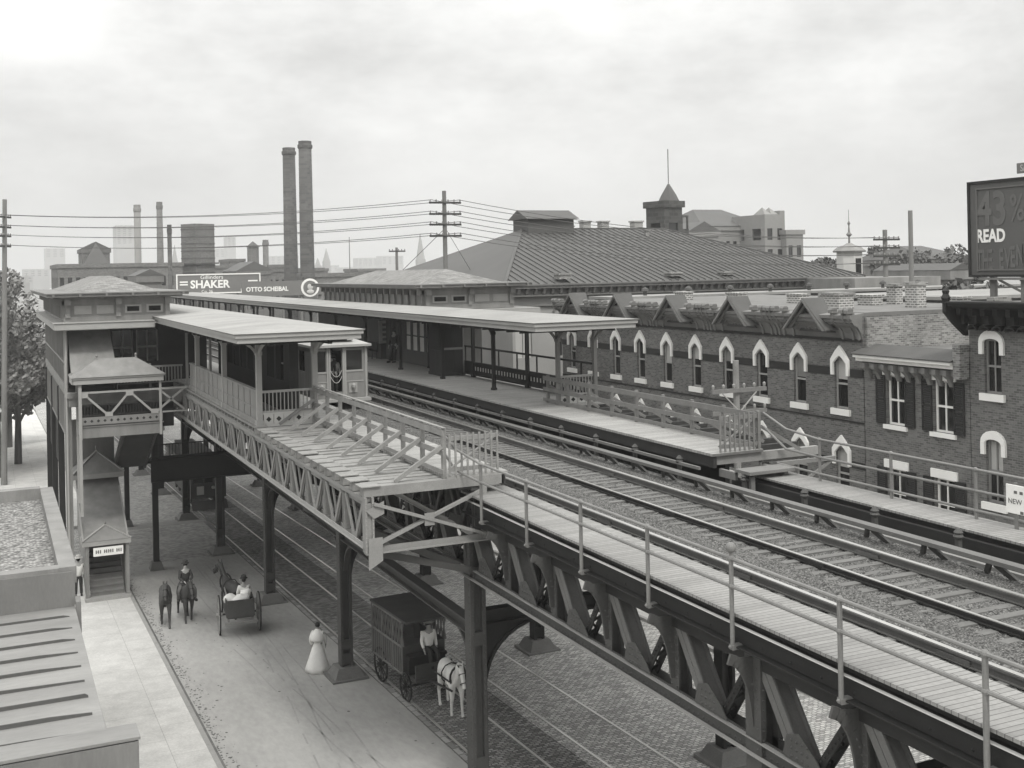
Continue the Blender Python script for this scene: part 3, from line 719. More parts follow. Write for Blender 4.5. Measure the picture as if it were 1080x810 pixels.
# ------------------------------------------------------------------ far shelter
fs=thing('platform_shelter','far platform shelter with a very long pale roof on slim posts before the brick houses','shelter',(18.5,34.4,9.0))
canopy(16.55,20.7,34.4,134,12.15,m_roof2,fs)
b=MB()
for p in (19.0,20.55): b.box((p-.05,36,11.7),(p+.05,133,11.84))
t=36.0
while t<133: b.box((16.8,t,11.74),(20.5,t+.1,11.845)); t+=1.1
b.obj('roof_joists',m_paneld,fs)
t=37.4; i=0
while t<132:
    for p in (18.95,20.5):
        if t>72 and p<20: 
            pass
        b=MB(); b.box((p-.07,t-.07,9.0),(p+.07,t+.07,11.72)); b.box((p-.1,t-.1,9.0),(p+.1,t+.1,9.1)); b.box((p-.09,t-.09,11.3),(p+.09,t+.09,11.4))
        if i==0: knee(b,p,t,(0,-1),11.84,1.3)
        knee(b,p,t,(-1 if p<20 else 1,0),11.84,.7)
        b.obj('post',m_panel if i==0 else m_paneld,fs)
    t+=5.9; i+=1
b=MB(); b.box((20.55,37.6,9.12),(20.6,52,9.62)); b.box((20.52,37.6,9.62),(20.64,52,9.7)); b.box((20.52,37.6,9.06),(20.64,52,9.12))
b.box((20.54,37.6,10.35),(20.62,52,10.43))
t=38.6
while t<52: b.box((20.55,t,9.7),(20.6,t+.06,10.35)); t+=1.95
o=b.obj('side_balustrade',m_paneld,fs)
b=MB(); t=38.2
while t<49: b.box((20.54,t,9.3),(20.548,t+.1,9.48)); t+=.3
b.obj('slot',m_cream,o)
b=MB(); b.box((19.03,37.42,9.95),(20.44,37.48,10.03)); b.box((19.03,37.42,9.3),(20.44,37.48,9.36))
for i in range(11): p=19.12+i*.125; b.box((p-.015,37.43,9.36),(p+.015,37.47,9.95))
b.obj('end_balustrade',m_panell,fs)
b=MB()
for i in range(4): b.box((19.05+i*.35,37.4,9.0),(19.37+i*.35,37.45,9.27))
o=b.obj('skirting_panel',m_cream,fs)
b=MB()
for i in range(4):
    p=19.21+i*.35; b.prism([(p,37.394,9.05),(p+.09,37.394,9.135),(p,37.394,9.22),(p-.09,37.394,9.135)],(0,.005,0))
b.obj('diamond_ornament',m_paneld,o)
# rear wall of the far waiting room with windows, daylight painted as white panes
b=MB(); W2=20.62
def PW2(u,z,d): return (W2+d,u,z)
ops=[(53.0+i*1.05,53.75+i*1.05,9.75,11.35) for i in range(6)]
facade(b,PW2,52.2,62.5,9.0,11.84,ops,.08); b.obj('rear_wall',m_steel3,fs)
for i,o_ in enumerate(ops):
    b=MB(); b.box((W2+.05,o_[0],o_[2]),(W2+.06,o_[1],o_[3])); f=b.obj('window_pane',m_white,fs)
    b=MB(); b.box((W2+.02,o_[0],10.5),(W2+.045,o_[1],10.56)); b.obj('frame',m_paneld,f)
b=MB(); b.box((20.3,62.5,9.0),(24.5,76,11.84)); b.obj('waiting_room',m_steel3,fs)
# kiosk
kk=thing('ticket_booth','dark panelled wooden booth standing on the far platform beside a shelter post','booth',(20.0,50.4,9.0))
b=MB(); b.box((19.35,50.3,9.0),(20.5,52.0,11.45)); b.box((19.25,50.2,11.45),(20.55,52.1,11.6)); b.box((19.3,50.25,9.0),(20.52,52.02,9.14)); b.obj('body',m_woodd,kk)
b=MB()
for x in (19.5,20.0):
    for z0,z1 in ((9.25,10.2),(10.4,11.3)):
        b.box((x,50.275,z0),(x+.4,50.298,z1)); 
for z0,z1 in ((9.25,10.2),(10.4,11.3)): b.box((19.325,50.5,z0),(19.348,51.8,z1))
b.obj('door_panel',m_paneld,kk)
b=MB(); b.box((19.38,50.25,9.0),(19.44,50.3,11.45)); b.box((20.42,50.25,9.0),(20.48,50.3,11.45)); b.box((19.44,50.26,10.24),(20.42,50.3,10.34)); b.obj('frame',m_panel,kk)
pb=thing('poster_board','pale poster board on the rear wall of the far waiting room behind the man','poster board',(20.55,56,9.0))
b=MB(); b.box((20.2,62.4,9.9),(20.29,62.46,11.2)); b.box((20.3,62.42,9.9),(21.2,62.49,11.2)); b.obj('board',m_cream,pb)
b=MB()
for k in range(4): b.box((20.4,62.41,10.05+k*.28),(21.1,62.418,10.2+k*.28))
b.obj('notices',m_steel2,pb)
bn=thing('bench','dark slatted bench on the far platform under the shelter beyond the waiting man','bench',(19.9,63.5,9.0))
b=MB(); b.box((19.9,62.9,9.42),(20.28,64.6,9.47)); b.obj('seat',m_woodd,bn)
b=MB(); b.box((20.2,62.9,9.5),(20.24,64.6,9.95)); b.obj('backrest',m_woodd,bn)
for t in (63.0,64.5):
    b=MB(); b.box((19.92,t-.03,9.0),(19.98,t+.03,9.42)); b.box((20.18,t-.03,9.0),(20.24,t+.03,9.5)); b.obj('leg',m_woodd,bn)
# ------------------------------------------------------------------ station houses with clerestory roofs
def clerestory(H,p0,p1,t0,t1,dark):
    zb,zt=12.0,13.08
    b=MB(); b.box((p0,t0,zb),(p1,t1,zt)); body=b.obj('clerestory_wall',m_panel,H)
    b=MB()
    w=(p1-p0)
    for k in range(3):
        p=p0+.12+(w-.24)*k/2; b.box((p-.1,t0-.1,zb+.25),(p+.1,t0-.002,zt-.15)); b.box((p-.13,t0-.32,zt-.3),(p+.13,t0-.002,zt-.02)); b.box((p-.11,t0-.14,zb+.22),(p+.11,t0-.101,zb+.4))
    n=int((t1-t0)/1.05)
    for k in range(n+1):
        t=t0+.2+(t1-t0-.4)*k/n; b.box((p0-.12,t-.09,zb+.15),(p0-.002,t+.09,zt-.1)); b.box((p0-.34,t-.09,zt-.3),(p0-.002,t+.09,zt-.02))
    b.box((p0-.05,t0-.05,zb+.02),(p1+.05,t0-.002,zb+.26)); b.box((p0-.05,t0-.002,zb+.02),(p0-.002,t1,zb+.26))
    b.obj('bracket_course',m_panel,H)
    hw=w/2
    for h in range(2):
        for q in range(2):
            a=p0+.12+h*(hw-.12)+.28+q*(hw-.12-.26)/2; e=a+(hw-.12-.26)/2-.22
            b=MB(); b.box((a,t0-.04,zb+.36),(e,t0-.002,zt-.34)); fr=b.obj('window_frame',m_panell,H)
            d=(h==dark)
            b=MB(); b.box((a+.1,t0-.055,zb+.44),(e-.1,t0-.042,zt-.42)); b.obj('pane' if d else 'panel',m_black if d else m_panell,fr)
    # cornice and hipped roof
    b=MB(); b.box((p0-.5,t0-.5,zt),(p1+.5,t1+.5,zt+.07)); b.box((p0-.75,t0-.75,zt+.071),(p1+.75,t1+.75,zt+.2)); b.box((p0-.82,t0-.82,zt+.201),(p1+.82,t1+.82,zt+.25))
    for k in range(6):
        p=p0-.5+(w+1)*k/5; b.box((p-.05,t0-.86,zt+.08),(p+.05,t0-.752,zt+.2))
    b.obj('cornice',m_cornice,H)
    b=MB(); z0,z1=zt+.255,zt+1.0; i_=.35; a=(p0+i_,t0+i_,z0); c=(p1-i_,t0+i_,z0); d=(p1-i_,t1-i_,z0); e=(p0+i_,t1-i_,z0); pm=(p0+p1)/2; r0=(pm,t0+3.2,z1); r1=(pm,t1-3.2,z1)
    b.poly([a,c,r0]); b.poly([c,d,r1,r0]); b.poly([d,e,r1]); b.poly([e,a,r0,r1]); b.poly([a,e,d,c]); b.obj('roof',m_shingle,H)
nh=thing('station_house','near station house on stilts above the sidewalk with a hipped roof and covered stairs','station house',(5.2,54.5,9))
clerestory(nh,3.0,7.55,54.5,74,1)
b=MB(); b.box((2.45,53.4,12.0),(6.74,75,12.03)); b.box((2.5,53.45,11.72),(6.74,53.55,11.998)); b.box((2.5,53.55,11.72),(2.6,75,11.998)); b.box((2.62,53.6,11.68),(6.74,53.66,11.72))
b.box((6.7,53.3,11.9),(10.9,75,11.95)); b.obj('eaves',m_panell,nh)
b=MB()    # side wall with battens
b.box((3.0,54.5,9.0),(3.1,74,11.9)); 
t=54.6
while t<74: b.box((2.955,t,9.25),(2.998,t+.07,11.7)); t+=.92
b.box((2.94,54.5,9.0),(2.998,74,9.22)); b.box((2.95,54.5,10.15),(2.998,74,10.24))
b.obj('side_wall',m_panel,nh)
b=MB()    # front wall, inside the porch
def PH(u,z,d): return (u,57.0+d,z)
ops=[(5.15,6.15,9.95,11.45),(6.3,7.3,9.95,11.45)]
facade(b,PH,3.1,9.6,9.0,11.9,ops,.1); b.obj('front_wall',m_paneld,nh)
for o_ in ops:
    b=MB(); b.box((o_[0],57.07,o_[2]),(o_[1],57.08,o_[3])); f=b.obj('window_pane',m_glass,nh)
    b=MB(); b.box((o_[0],57.03,o_[2]),(o_[0]+.06,57.065,o_[3])); b.box((o_[1]-.06,57.03,o_[2]),(o_[1],57.065,o_[3])); b.box((o_[0]+.06,57.03,10.6),(o_[1]-.06,57.065,10.68)); b.box(((o_[0]+o_[1])/2-.03,57.03,10.68),((o_[0]+o_[1])/2+.03,57.065,o_[3])); b.box(((o_[0]+o_[1])/2-.03,57.03,o_[2]),((o_[0]+o_[1])/2+.03,57.065,10.6)); b.obj('frame',m_panell,f)
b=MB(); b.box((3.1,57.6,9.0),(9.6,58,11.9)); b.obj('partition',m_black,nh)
b=MB(); b.box((3.0,53.6,8.7),(8.0,75,8.92)); b.box((3.05,53.7,8.3),(7.9,53.85,8.7)); b.obj('floor',m_panel,nh)
b=MB(); b.box((5.1,53.9,9.86),(7.98,53.97,9.94)); b.box((5.1,53.9,9.15),(7.98,53.97,9.21))
for i in range(21): p=5.15+i*.138; b.box((p-.02,53.91,9.21),(p+.02,53.95,9.86))
b.box((5.05,53.86,8.92),(5.13,54.0,10.0)); b.box((6.5,53.86,8.92),(6.58,54.0,10.05)); b.obj('porch_balustrade',m_panel,nh)
for p,t in ((3.05,54.45),(3.05,60.5),(3.05,67),(3.05,73.5),(7.4,60),(7.4,73.5),(5.6,66)):
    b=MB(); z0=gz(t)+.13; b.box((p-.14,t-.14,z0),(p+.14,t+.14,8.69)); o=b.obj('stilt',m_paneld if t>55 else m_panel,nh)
    b=MB(); b.hexa([(p-.34,t-.34,z0-.1),(p+.34,t-.34,z0-.1),(p+.34,t+.34,z0-.1),(p-.34,t+.34,z0-.1),(p-.22,t-.22,z0+.3),(p+.22,t-.22,z0+.3),(p+.22,t+.22,z0+.3),(p-.22,t+.22,z0+.3)]); b.obj('base',m_conc,o)
b=MB(); b.box((3.0,54.3,7.0),(3.09,74,8.69)); t=54.5
while t<74: b.box((2.96,t,7.0),(2.998,t+.06,8.69)); t+=.8
b.box((2.95,54.3,6.9),(3.1,74,6.99)); b.obj('skirt_wall',m_panel,nh)
b=MB(); b.box((2.92,54.36,3.2),(3.04,54.52,11.75)); b.tube((3.0,54.2,-.4),(3.0,54.2,11.8),.05,8); b.obj('downpipe',m_panell,nh)
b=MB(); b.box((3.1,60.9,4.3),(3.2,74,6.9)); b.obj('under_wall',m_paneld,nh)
# ------------------------------------------------------------------ covered stairway from the sidewalk
st=thing('covered_stairway','covered stairway with sheet iron roofs rising from the sidewalk to the near station house','stairway',(5,54,0))
g0=gz(54)+.13
# lower flight, rising away from the camera
def steps(p0,p1,t0,z0,dt,dz,n,m,name,parent):
    b=MB()
    for i in range(n): b.box((p0,min(t0+i*dt,t0+(i+1)*dt),z0+i*dz),(p1,max(t0+i*dt,t0+(i+1)*dt)+0*dt,z0+(i+1)*dz-.02)); b.box((p0,min(t0+i*dt-.04*(1 if dt>0 else -1),t0+(i+1)*dt),z0+(i+1)*dz-.019),(p1,max(t0+i*dt-.04*(1 if dt>0 else -1),t0+(i+1)*dt),z0+(i+1)*dz+.02))
    return b.obj(name,m,parent)
steps(3.86,5.3,54.5,g0+.12,.245,.2,23,m_cornice,'flight',st)
b=MB(); b.box((3.6,54.1,g0-.05),(5.55,54.5,g0+.14)); b.obj('landing_slab',m_stone,st)
b=MB()
zt0,zt1=g0+2.55,g0+2.55+2.62
for p in (3.66,5.36):
    b.prism([(p,54.5,g0),(p,54.5,zt0),(p,59.4,zt1-.32),(p,59.4,g0+2.2)],(.1,0,0))
b.obj('side_wall',m_panel,st)
b=MB(); b.hexa([(3.58,54.42,zt0-.05),(5.54,54.42,zt0-.05),(5.54,59.4,zt1-.3),(3.58,59.4,zt1-.3),(3.58,54.42,zt0+.04),(5.54,54.42,zt0+.04),(5.54,59.4,zt1-.2),(3.58,59.4,zt1-.2)])
def hip(b,p0,p1,t0,t1,z,h,ins):
    a,c,d,e=(p0,t0,z),(p1,t0,z),(p1,t1,z),(p0,t1,z); tm=t0+(t1-t0)/2
    if isinstance(ins,tuple): r0,r1=(p0+ins[0],tm,z+h),(p1-ins[0],tm,z+h)
    else: r0=r1=((p0+p1)/2,tm,z+h)
    b.poly([a,e,d,c]); b.poly([a,c,r1,r0] if r0!=r1 else [a,c,r0]); b.poly([c,d,r1]); b.poly([d,e,r0,r1] if r0!=r1 else [d,e,r0]); b.poly([e,a,r0])
hip(b,3.5,5.62,54.2,55.6,zt0+.12,.55,0); 
hip(b,3.4,5.75,58.2,60.2,zt1-.12,.95,0)
b.lathe((4.56,54.9,zt0+.62),[(.06,0),(.03,.1),(.06,.16),(.02,.26)],8); b.lathe((4.57,59.2,zt1+.8),[(.06,0),(.03,.1),(.06,.16),(.02,.3)],8)
o=b.obj('roof',m_panel,st)
b=MB(); z_=zt0+.125
for q in ((3.5,54.2),(5.62,54.2)): b.beam((q[0],q[1],z_+.02),(4.56,54.9,z_+.57),.09,.05)
z_=zt1-.115
for q in ((3.4,58.2),(5.75,58.2)): b.beam((q[0],q[1],z_+.02),(4.575,59.2,z_+.97),.09,.05)
for x in (3.58,5.5): b.beam((x,54.42,zt0+.06),(x,58.15,zt0+.06+(zt1-.18-zt0-.06)*.75),.07,.05)
b.obj('ridge_roll',m_panell,o)
b=MB(); b.box((3.52,54.22,zt0-.1),(5.6,54.36,zt0+.115)); b.box((3.52,54.36,zt0-.1),(3.6,55.6,zt0+.115)); b.box((5.53,54.36,zt0-.1),(5.6,55.6,zt0+.115)); b.obj('fascia',m_panell,st)
b=MB(); b.box((3.42,58.22,zt1-.36),(5.73,58.36,zt1-.125)); b.obj('fascia',m_panell,st)
b=MB(); b.box((3.5,60.21,4.3),(5.5,60.26,7.0)); b.obj('rear_wall',m_panel,st)
for p in (3.66,5.38): b=MB(); b.box((p,54.3,g0),(p+.14,54.46,zt0-.1)); b.box((p-.03,54.27,g0),(p+.17,54.49,g0+.22)); b.obj('door_post',m_panel,st)
sg=MB(); sg.box((3.98,54.24,g0+1.98),(5.26,54.28,g0+2.36)); S=sg.obj('sign',m_white,st)
b=MB()
for i in range(13):
    if i in(3,9): continue
    p=4.08+i*.088; b.box((p,54.235,g0+2.1),(p+.05,54.238,g0+2.25))
    if i%2: b.box((p-.03,54.234,g0+2.16),(p+.055,54.2345,g0+2.19))
b.obj('lettering',m_faint,S)
# intermediate landing and footbridge girder under the tracks
b=MB(); b.box((3.6,59.9,4.55),(18.4,61.2,4.66)); b.box((7.2,59.85,3.62),(18.4,59.89,4.7)); b.box((7.2,59.7,3.58),(18.4,59.95,3.617)); b.box((7.2,59.7,4.701),(18.4,59.95,4.73)); b.obj('footbridge',m_steel,st)
b=MB(); b.box((7.2,59.82,5.45),(18.4,59.88,5.5)); b.box((7.2,59.82,4.85),(18.4,59.88,4.89))
p=7.3
while p<18.3: b.box((p,59.83,4.89),(p+.03,59.87,5.45)); p+=.16
b.obj('footbridge_railing',m_steel,st)
# middle flight coming back towards the camera: its stepped underside shows
b=MB(); n=17; dt=.36; dz=(7.65-4.66)/n
for i in range(n):
    t=59.8-i*dt*1.02; b.box((5.5,t-dt,4.66+i*dz-.12),(6.85,t,4.66+(i+1)*dz))
b.beam((5.45,59.9,4.5),(5.45,53.7,7.5),.1,.34); b.beam((6.9,59.9,4.5),(6.9,53.7,7.5),.1,.34)
b.obj('flight',m_steel3,st)
# balcony landing with truss front
b=MB(); b.box((3.4,52.5,7.56),(6.85,54.3,7.66)); b.box((3.4,52.45,7.05),(6.85,52.52,7.52)); b.box((3.4,52.52,7.05),(3.48,54.4,7.52)); b.box((3.35,52.4,7.521),(6.9,52.56,7.559)); b.obj('landing_floor',m_panel,st)
b=MB(); b.box((3.44,52.38,7.62),(6.85,52.44,7.95)); o=b.obj('pierced_band',m_panel,st)
b=MB()
for i in range(12): p=3.62+i*.27; b.prism([(p,52.374,7.71),(p+.07,52.374,7.78),(p,52.374,7.85),(p-.07,52.374,7.78)],(0,.005,0))
b.obj('diamond_ornament',m_paneld,o)
b=MB(); b.box((3.44,52.5,8.42),(6.8,52.56,8.5)); b.box((3.44,52.5,7.98),(6.8,52.56,8.03))
for i in range(27): p=3.5+i*.125; b.box((p-.02,52.51,8.03),(p+.02,52.55,8.42))
b.obj('balustrade',m_paneld,st)
b=MB(); b.box((3.42,52.36,8.98),(7.9,52.46,9.06))
for a,c in (((3.6,8.95),(4.55,8.02)),((4.65,8.02),(5.45,8.95)),((5.5,8.95),(6.45,8.02)),((6.6,8.02),(7.8,9.0)),((6.7,9.0),(7.8,8.05))): b.beam((a[0],52.41,a[1]),(c[0],52.41,c[1]),.09,.05,(0,1,0))
for p,z in ((3.6,8.9),(4.6,8.05),(5.47,8.9),(6.52,8.05)): b.box((p-.16,52.35,z-.1),(p+.16,52.359,z+.1))
b.box((6.85,52.36,7.96),(7.95,52.46,8.02)); b.obj('balcony_truss',m_panell,st)
b=MB()
for p in (3.4,6.72): b.box((p,52.34,7.0),(p+.1,52.46,9.42))
b.box((3.36,52.3,g0+4.2),(3.48,52.42,9.42)); b.box((3.36,53.9,4),(3.5,54.04,9.42)); b.obj('corner_post',m_panell,st)
b=MB(); hip(b,3.05,7.0,52.1,54.4,9.7,.72,(1.15,)); b.lathe((4.2,53.25,10.4),[(.06,0),(.03,.08),(.06,.14),(.02,.22)],8); b.lathe((5.85,53.25,10.4),[(.06,0),(.03,.08),(.06,.14),(.02,.22)],8); b.obj('roof',m_panel,st)
b=MB(); b.box((3.1,52.15,9.62),(6.95,52.3,9.695)); b.box((3.16,52.2,9.4),(6.9,52.3,9.618)); b.box((3.1,52.3,9.4),(3.2,54.3,9.695)); b.obj('fascia',m_panell,st)
# upper flight under a sloping sheet roof
b=MB(); b.hexa([(3.15,53.4,9.75),(5.05,53.4,9.75),(5.05,57,11.75),(3.15,57,11.75),(3.15,53.4,9.83),(5.05,53.4,9.83),(4.95,55.5,11.7),(3.15,55.5,11.7)])
b.obj('roof',m_panel,st)
b=MB(); b.prism([(5.0,53.45,9.0),(5.0,53.45,9.74),(5.0,55.4,11.62),(5.0,57,11.7),(5.0,57,9.0)],(.05,0,0)); b.obj('side_wall',m_paneld,st)
b=MB(); b.box((3.5,54.3,7.1),(7.6,54.4,9.38))
for i in range(5): b.box((3.6,54.25,7.75+.3*i),(5.0,54.298,7.95+.3*i))
b.obj('back_wall',m_paneld,st)
# far station house
fh=thing('station_house','far station house, only its hipped roof and clerestory showing above the long platform roof','station house',(22.5,54,9))
clerestory(fh,20.0,24.9,54.2,73,0)
b=MB(); b.box((20.72,53.2,11.95),(26,75,12.0)); b.box((20.72,53.2,11.7),(26,53.3,11.94)); b.obj('eaves',m_panell,fh)
b=MB(); b.box((20.9,58,4.6),(24.7,74,11.7)); b.obj('body_wall',m_panel,fh)
for p,t in ((21,58.2),(24.6,58.2),(21,73.8),(24.6,73.8)):
    b=MB(); b.box((p-.14,t-.14,gz(t)+.1),(p+.14,t+.14,4.6)); b.obj('stilt',m_paneld,fh)
# ------------------------------------------------------------------ people and animals (skinned figures)
def person(label,loc,rz,pose='walk',top=m_cloth_d,bottom=m_cloth_d,hat=None,skirt=None,h=1.72,hair=m_hair,arms=None):
    """local: +x is forward, +z up, feet at 0"""
    P=thing('person',label,'person',loc,None,rz); s=h/1.75
    if pose=='walk': hip=.92; legs=[[(.02,.1,.9),(.14,.1,.5),(.02,.1,.09),(.17,.1,.04)],[(-.02,-.1,.9),(.02,-.1,.5),(-.24,-.1,.13),(-.1,-.1,.05)]]
    elif pose=='stand': legs=[[(.0,.1,.9),(.03,.11,.5),(.0,.12,.09),(.16,.15,.04)],[(0,-.1,.9),(.03,-.11,.5),(0,-.12,.09),(.16,-.15,.04)]]
    elif pose=='lean': legs=[[(.0,.1,.9),(.1,.11,.5),(.12,.12,.09),(.28,.13,.04)],[(0,-.1,.9),(.16,-.11,.5),(.3,-.1,.09),(.45,-.1,.05)]]
    elif pose=='ride': legs=[[(.0,.14,.9),(.3,.34,.68),(.2,.36,.25),(.34,.38,.2)],[(0,-.14,.9),(.3,-.34,.68),(.2,-.36,.25),(.34,-.38,.2)]]
    else: legs=[[(.0,.1,.9),(.42,.13,.88),(.45,.14,.46),(.6,.15,.42)],[(0,-.1,.9),(.42,-.13,.88),(.45,-.14,.46),(.6,-.15,.42)]]
    if arms is None: arms=[[(.0,.2,1.42),(-.06,.27,1.15),(.06,.26,.92),(.1,.25,.82)],[(.0,-.2,1.42),(.03,-.27,1.15),(.16,-.25,.94),(.2,-.24,.85)]]
    f=1.0
    v=[(0,0,.94,.13,.16),(0,0,1.12,.115,.15),(0,0,1.32,.12,.17),(0,0,1.45,.08,.1),(.01,0,1.52,.055),(.025,0,1.62,.085,.075),(.015,0,1.71,.085,.075),(.105,0,1.615,.018)]
    e=[(0,1),(1,2),(2,3),(3,4),(4,5),(5,6),(5,7)]
    def add(ch,rs,root):
        q=root
        for c,r in zip(ch,rs): v.append((*c,r)); e.append((q,len(v)-1)); q=len(v)-1
    for L in legs: add(L,(.085,.062,.04,.035),0)
    for A_ in arms:
        add(A_,(.055,.045,.033,.03),3)
        w_=V(A_[-1]); d=(w_-V(A_[-2])).normalized(); k=len(v)-1
        for i,o in enumerate((-.03,-.01,.01,.03)):
            v.append((*(w_+d*.05+V((o,0,0))),.011)); e.append((k,len(v)-1)); v.append((*(w_+d*(.1-.01*abs(i-1.5))+V((o,0,-.01))),.009)); e.append((len(v)-2,len(v)-1))
        v.append((*(w_+d*.02+V((.045,0,0))),.011)); e.append((k,len(v)-1))
    vs=[(x*s,y*s,z*s)+tuple(r*s for r in rr) for x,y,z,*rr in v]
    skin_mesh('body',vs,e,m_skin,P,1)
    # jacket / shirt over torso and arms
    v2=[(0,0,.88,.15,.18),(0,0,1.12,.14,.175),(0,0,1.34,.15,.2),(0,0,1.49,.11,.14)]; e2=[(0,1),(1,2),(2,3)]
    for A_ in arms:
        q=2
        for c,r in zip(A_[:3],(.075,.062,.052)): v2.append((*c,r)); e2.append((q,len(v2)-1)); q=len(v2)-1
    skin_mesh('shirt' if top is m_cloth_w else 'jacket',[(x*s,y*s,z*s)+tuple(r*s for r in rr) for x,y,z,*rr in v2],e2,top,P,1)
    if skirt:
        b=MB(); b.lathe((0,0,0),[(.46,.03),(.42,.22),(.31,.55),(.22,.85),(.15,1.0),(.14,1.06)],18)
        for i,(x,y,z) in enumerate(b.v):
            a=math.atan2(y,x); k=1+.07*math.sin(a*7)*(1-z); b.v[i]=(x*k*s*1.05-.1*(1-min(z,1))*s,y*k*s,z*s)
        b.obj('skirt',skirt,P,True,True)
    else:
        v3=[(0,0,1.0,.14,.17),(0,0,.9,.14,.17)]; e3=[(0,1)]
        for L in legs:
            q=1
            for c,r in zip(L[:3],(.105,.082,.062)): v3.append((*c,r)); e3.append((q,len(v3)-1)); q=len(v3)-1
        skin_mesh('trousers',[(x*s,y*s,z*s)+tuple(r*s for r in rr) for x,y,z,*rr in v3],e3,bottom,P,1)
        b=MB()
        for L in legs: a,c=V(L[2])*s,V(L[3])*s; b.beam(a+V((-.03,0,-.03)),c+V((.04,0,.01)),.09,.09)
        b.obj('boots',m_leather,P,True)
    b=MB(); b.sph((-.01*s,0,1.7*s),.105*s,10,6,(1,.92,.95)); b.obj('hair',hair,P,True,True)
    if hat:
        b=MB(); r=.2 if hat[1]=='straw' else .16
        b.lathe((.01*s,0,1.76*s),[(r,0),(r,.015),(.11,.02),(.105,.12),(.06,.14)],14); b.obj('hat',hat[0],P,True)
    return P
def horse(label,loc,rz,coat,walk=0,head=0.0,harness=False,saddle=False,blaze=False,h=1.0,turn=0):
    Hh=thing('horse',label,'horse',loc,None,rz)
    hy=turn
    v=[(-.62,0,1.28,.25,.29),(-.3,0,1.26,.25,.31),(.1,0,1.24,.24,.31),(.48,0,1.27,.22,.3),(.66,0,1.42,.15,.22),(.88,hy*.3,1.72,.11,.17),(1.04,hy*.7,1.98+head,.09,.12),(1.22,hy*1.1,1.86+head,.085,.1),(1.42,hy*1.5,1.6+head,.06,.065),(1.48,hy*1.6,1.5+head,.055,.05),
       (-.82,0,1.22,.13,.17),(-.92,0,1.05,.05),(-.96,0,.7,.07),(-.93,0,.45,.03)]
    e=[(0,1),(1,2),(2,3),(3,4),(4,5),(5,6),(6,7),(7,8),(8,9),(0,10),(10,11),(11,12),(12,13)]
    for sy in (1,-1):
        v.append((1.0,hy*.7+.06*sy,2.06+head,.03)); e.append((6,len(v)-1)); v.append((1.02,hy*.7+.075*sy,2.2+head,.012)); e.append((len(v)-2,len(v)-1))
    sw=(.16,-.14,-.12,.18)
    for i,(x,y,rt,jts) in enumerate(((.5,.15,3,((0,1.0,.12),(.02,.58,.065),(-.02,.5,.055),(0,.14,.04),(.04,.03,.06))),(.5,-.15,3,((0,1.0,.12),(.02,.58,.065),(-.02,.5,.055),(0,.14,.04),(.04,.03,.06))),
            (-.66,.16,0,((.06,.98,.16),(.1,.78,.1),(-.14,.52,.06),(-.1,.14,.042),(-.05,.03,.06))),(-.66,-.16,0,((.06,.98,.16),(.1,.78,.1),(-.14,.52,.06),(-.1,.14,.042),(-.05,.03,.06))))):
        q=rt
        for k,(dx,z,r) in enumerate(jts):
            lean=walk*sw[i]*(1.05-z)*1.6
            v.append((x+dx+lean,y,z+(.1*walk if (i in(1,2) and k>=3) else 0),r)); e.append((q,len(v)-1)); q=len(v)-1
    skin_mesh('body',[(x*h,y*h,z*h)+tuple(r*h for r in rr) for x,y,z,*rr in v],e,coat,Hh,2,root=1)
    b=MB()   # mane
    for i in range(9):
        t=i/8; x=.6+.42*t; z=1.6+.48*t+head*t; b.beam(((x)*h,hy*.7*t*h,z*h),((x-.09)*h,(hy*.7*t+.07)*h,(z-.2)*h),.07,.03)
    b.obj('mane',m_leather if coat is m_bay else m_cloth_m,Hh,True)
    if harness:
        b=MB()
        for k in range(14):
            a,c=2*math.pi*k/14,2*math.pi*(k+1)/14
            f=lambda a:V(((.62+.1*math.cos(a))*h,.25*math.sin(a)*h,(1.34+.34*math.cos(a))*h))
            b.tube(f(a),f(c),.035,6)
        for sy in (1,-1): b.beam((.6*h,.27*sy*h,1.2*h),(-.75*h,.3*sy*h,1.1*h),.02,.05)
        for k in range(10):
            a,c=2*math.pi*k/10,2*math.pi*(k+1)/10
            f=lambda a:V((.05*h,.34*math.sin(a)*h,(1.24+.34*math.cos(a))*h)); b.beam(f(a),f(c),.035,.02,(1,0,0))
        b.obj('harness',m_leather,Hh,True)
    # bridle
    b=MB(); hd=[V((1.2*h,hy*1.1*h,(1.86+head)*h)),V((1.38*h,hy*1.45*h,(1.64+head)*h))]
    for q in hd:
        for k in range(8):
            a,c=2*math.pi*k/8,2*math.pi*(k+1)/8; f=lambda a:q+V((.09*math.cos(a)*h,.1*math.sin(a)*h,.06*math.cos(a)*h)); b.tube(f(a),f(c),.014,5)
    b.obj('bridle',m_leather,Hh,True)
    if saddle:
        b=MB(); b.sph((-.02*h,0,1.52*h),.3,10,6,(1.0,.85,.22)); b.beam((-.02,.32,1.45),(.1,.36,.95),.06,.02); b.beam((-.02,-.32,1.45),(.1,-.36,.95),.06,.02); b.obj('saddle',m_leather,Hh,True)
    if blaze:
        b=MB(); b.sph((1.3*h,hy*1.3*h,(1.76+head)*h),.07,8,5,(.9,.5,1.5)); b.obj('blaze',m_greyh,Hh,True,True)
    return Hh
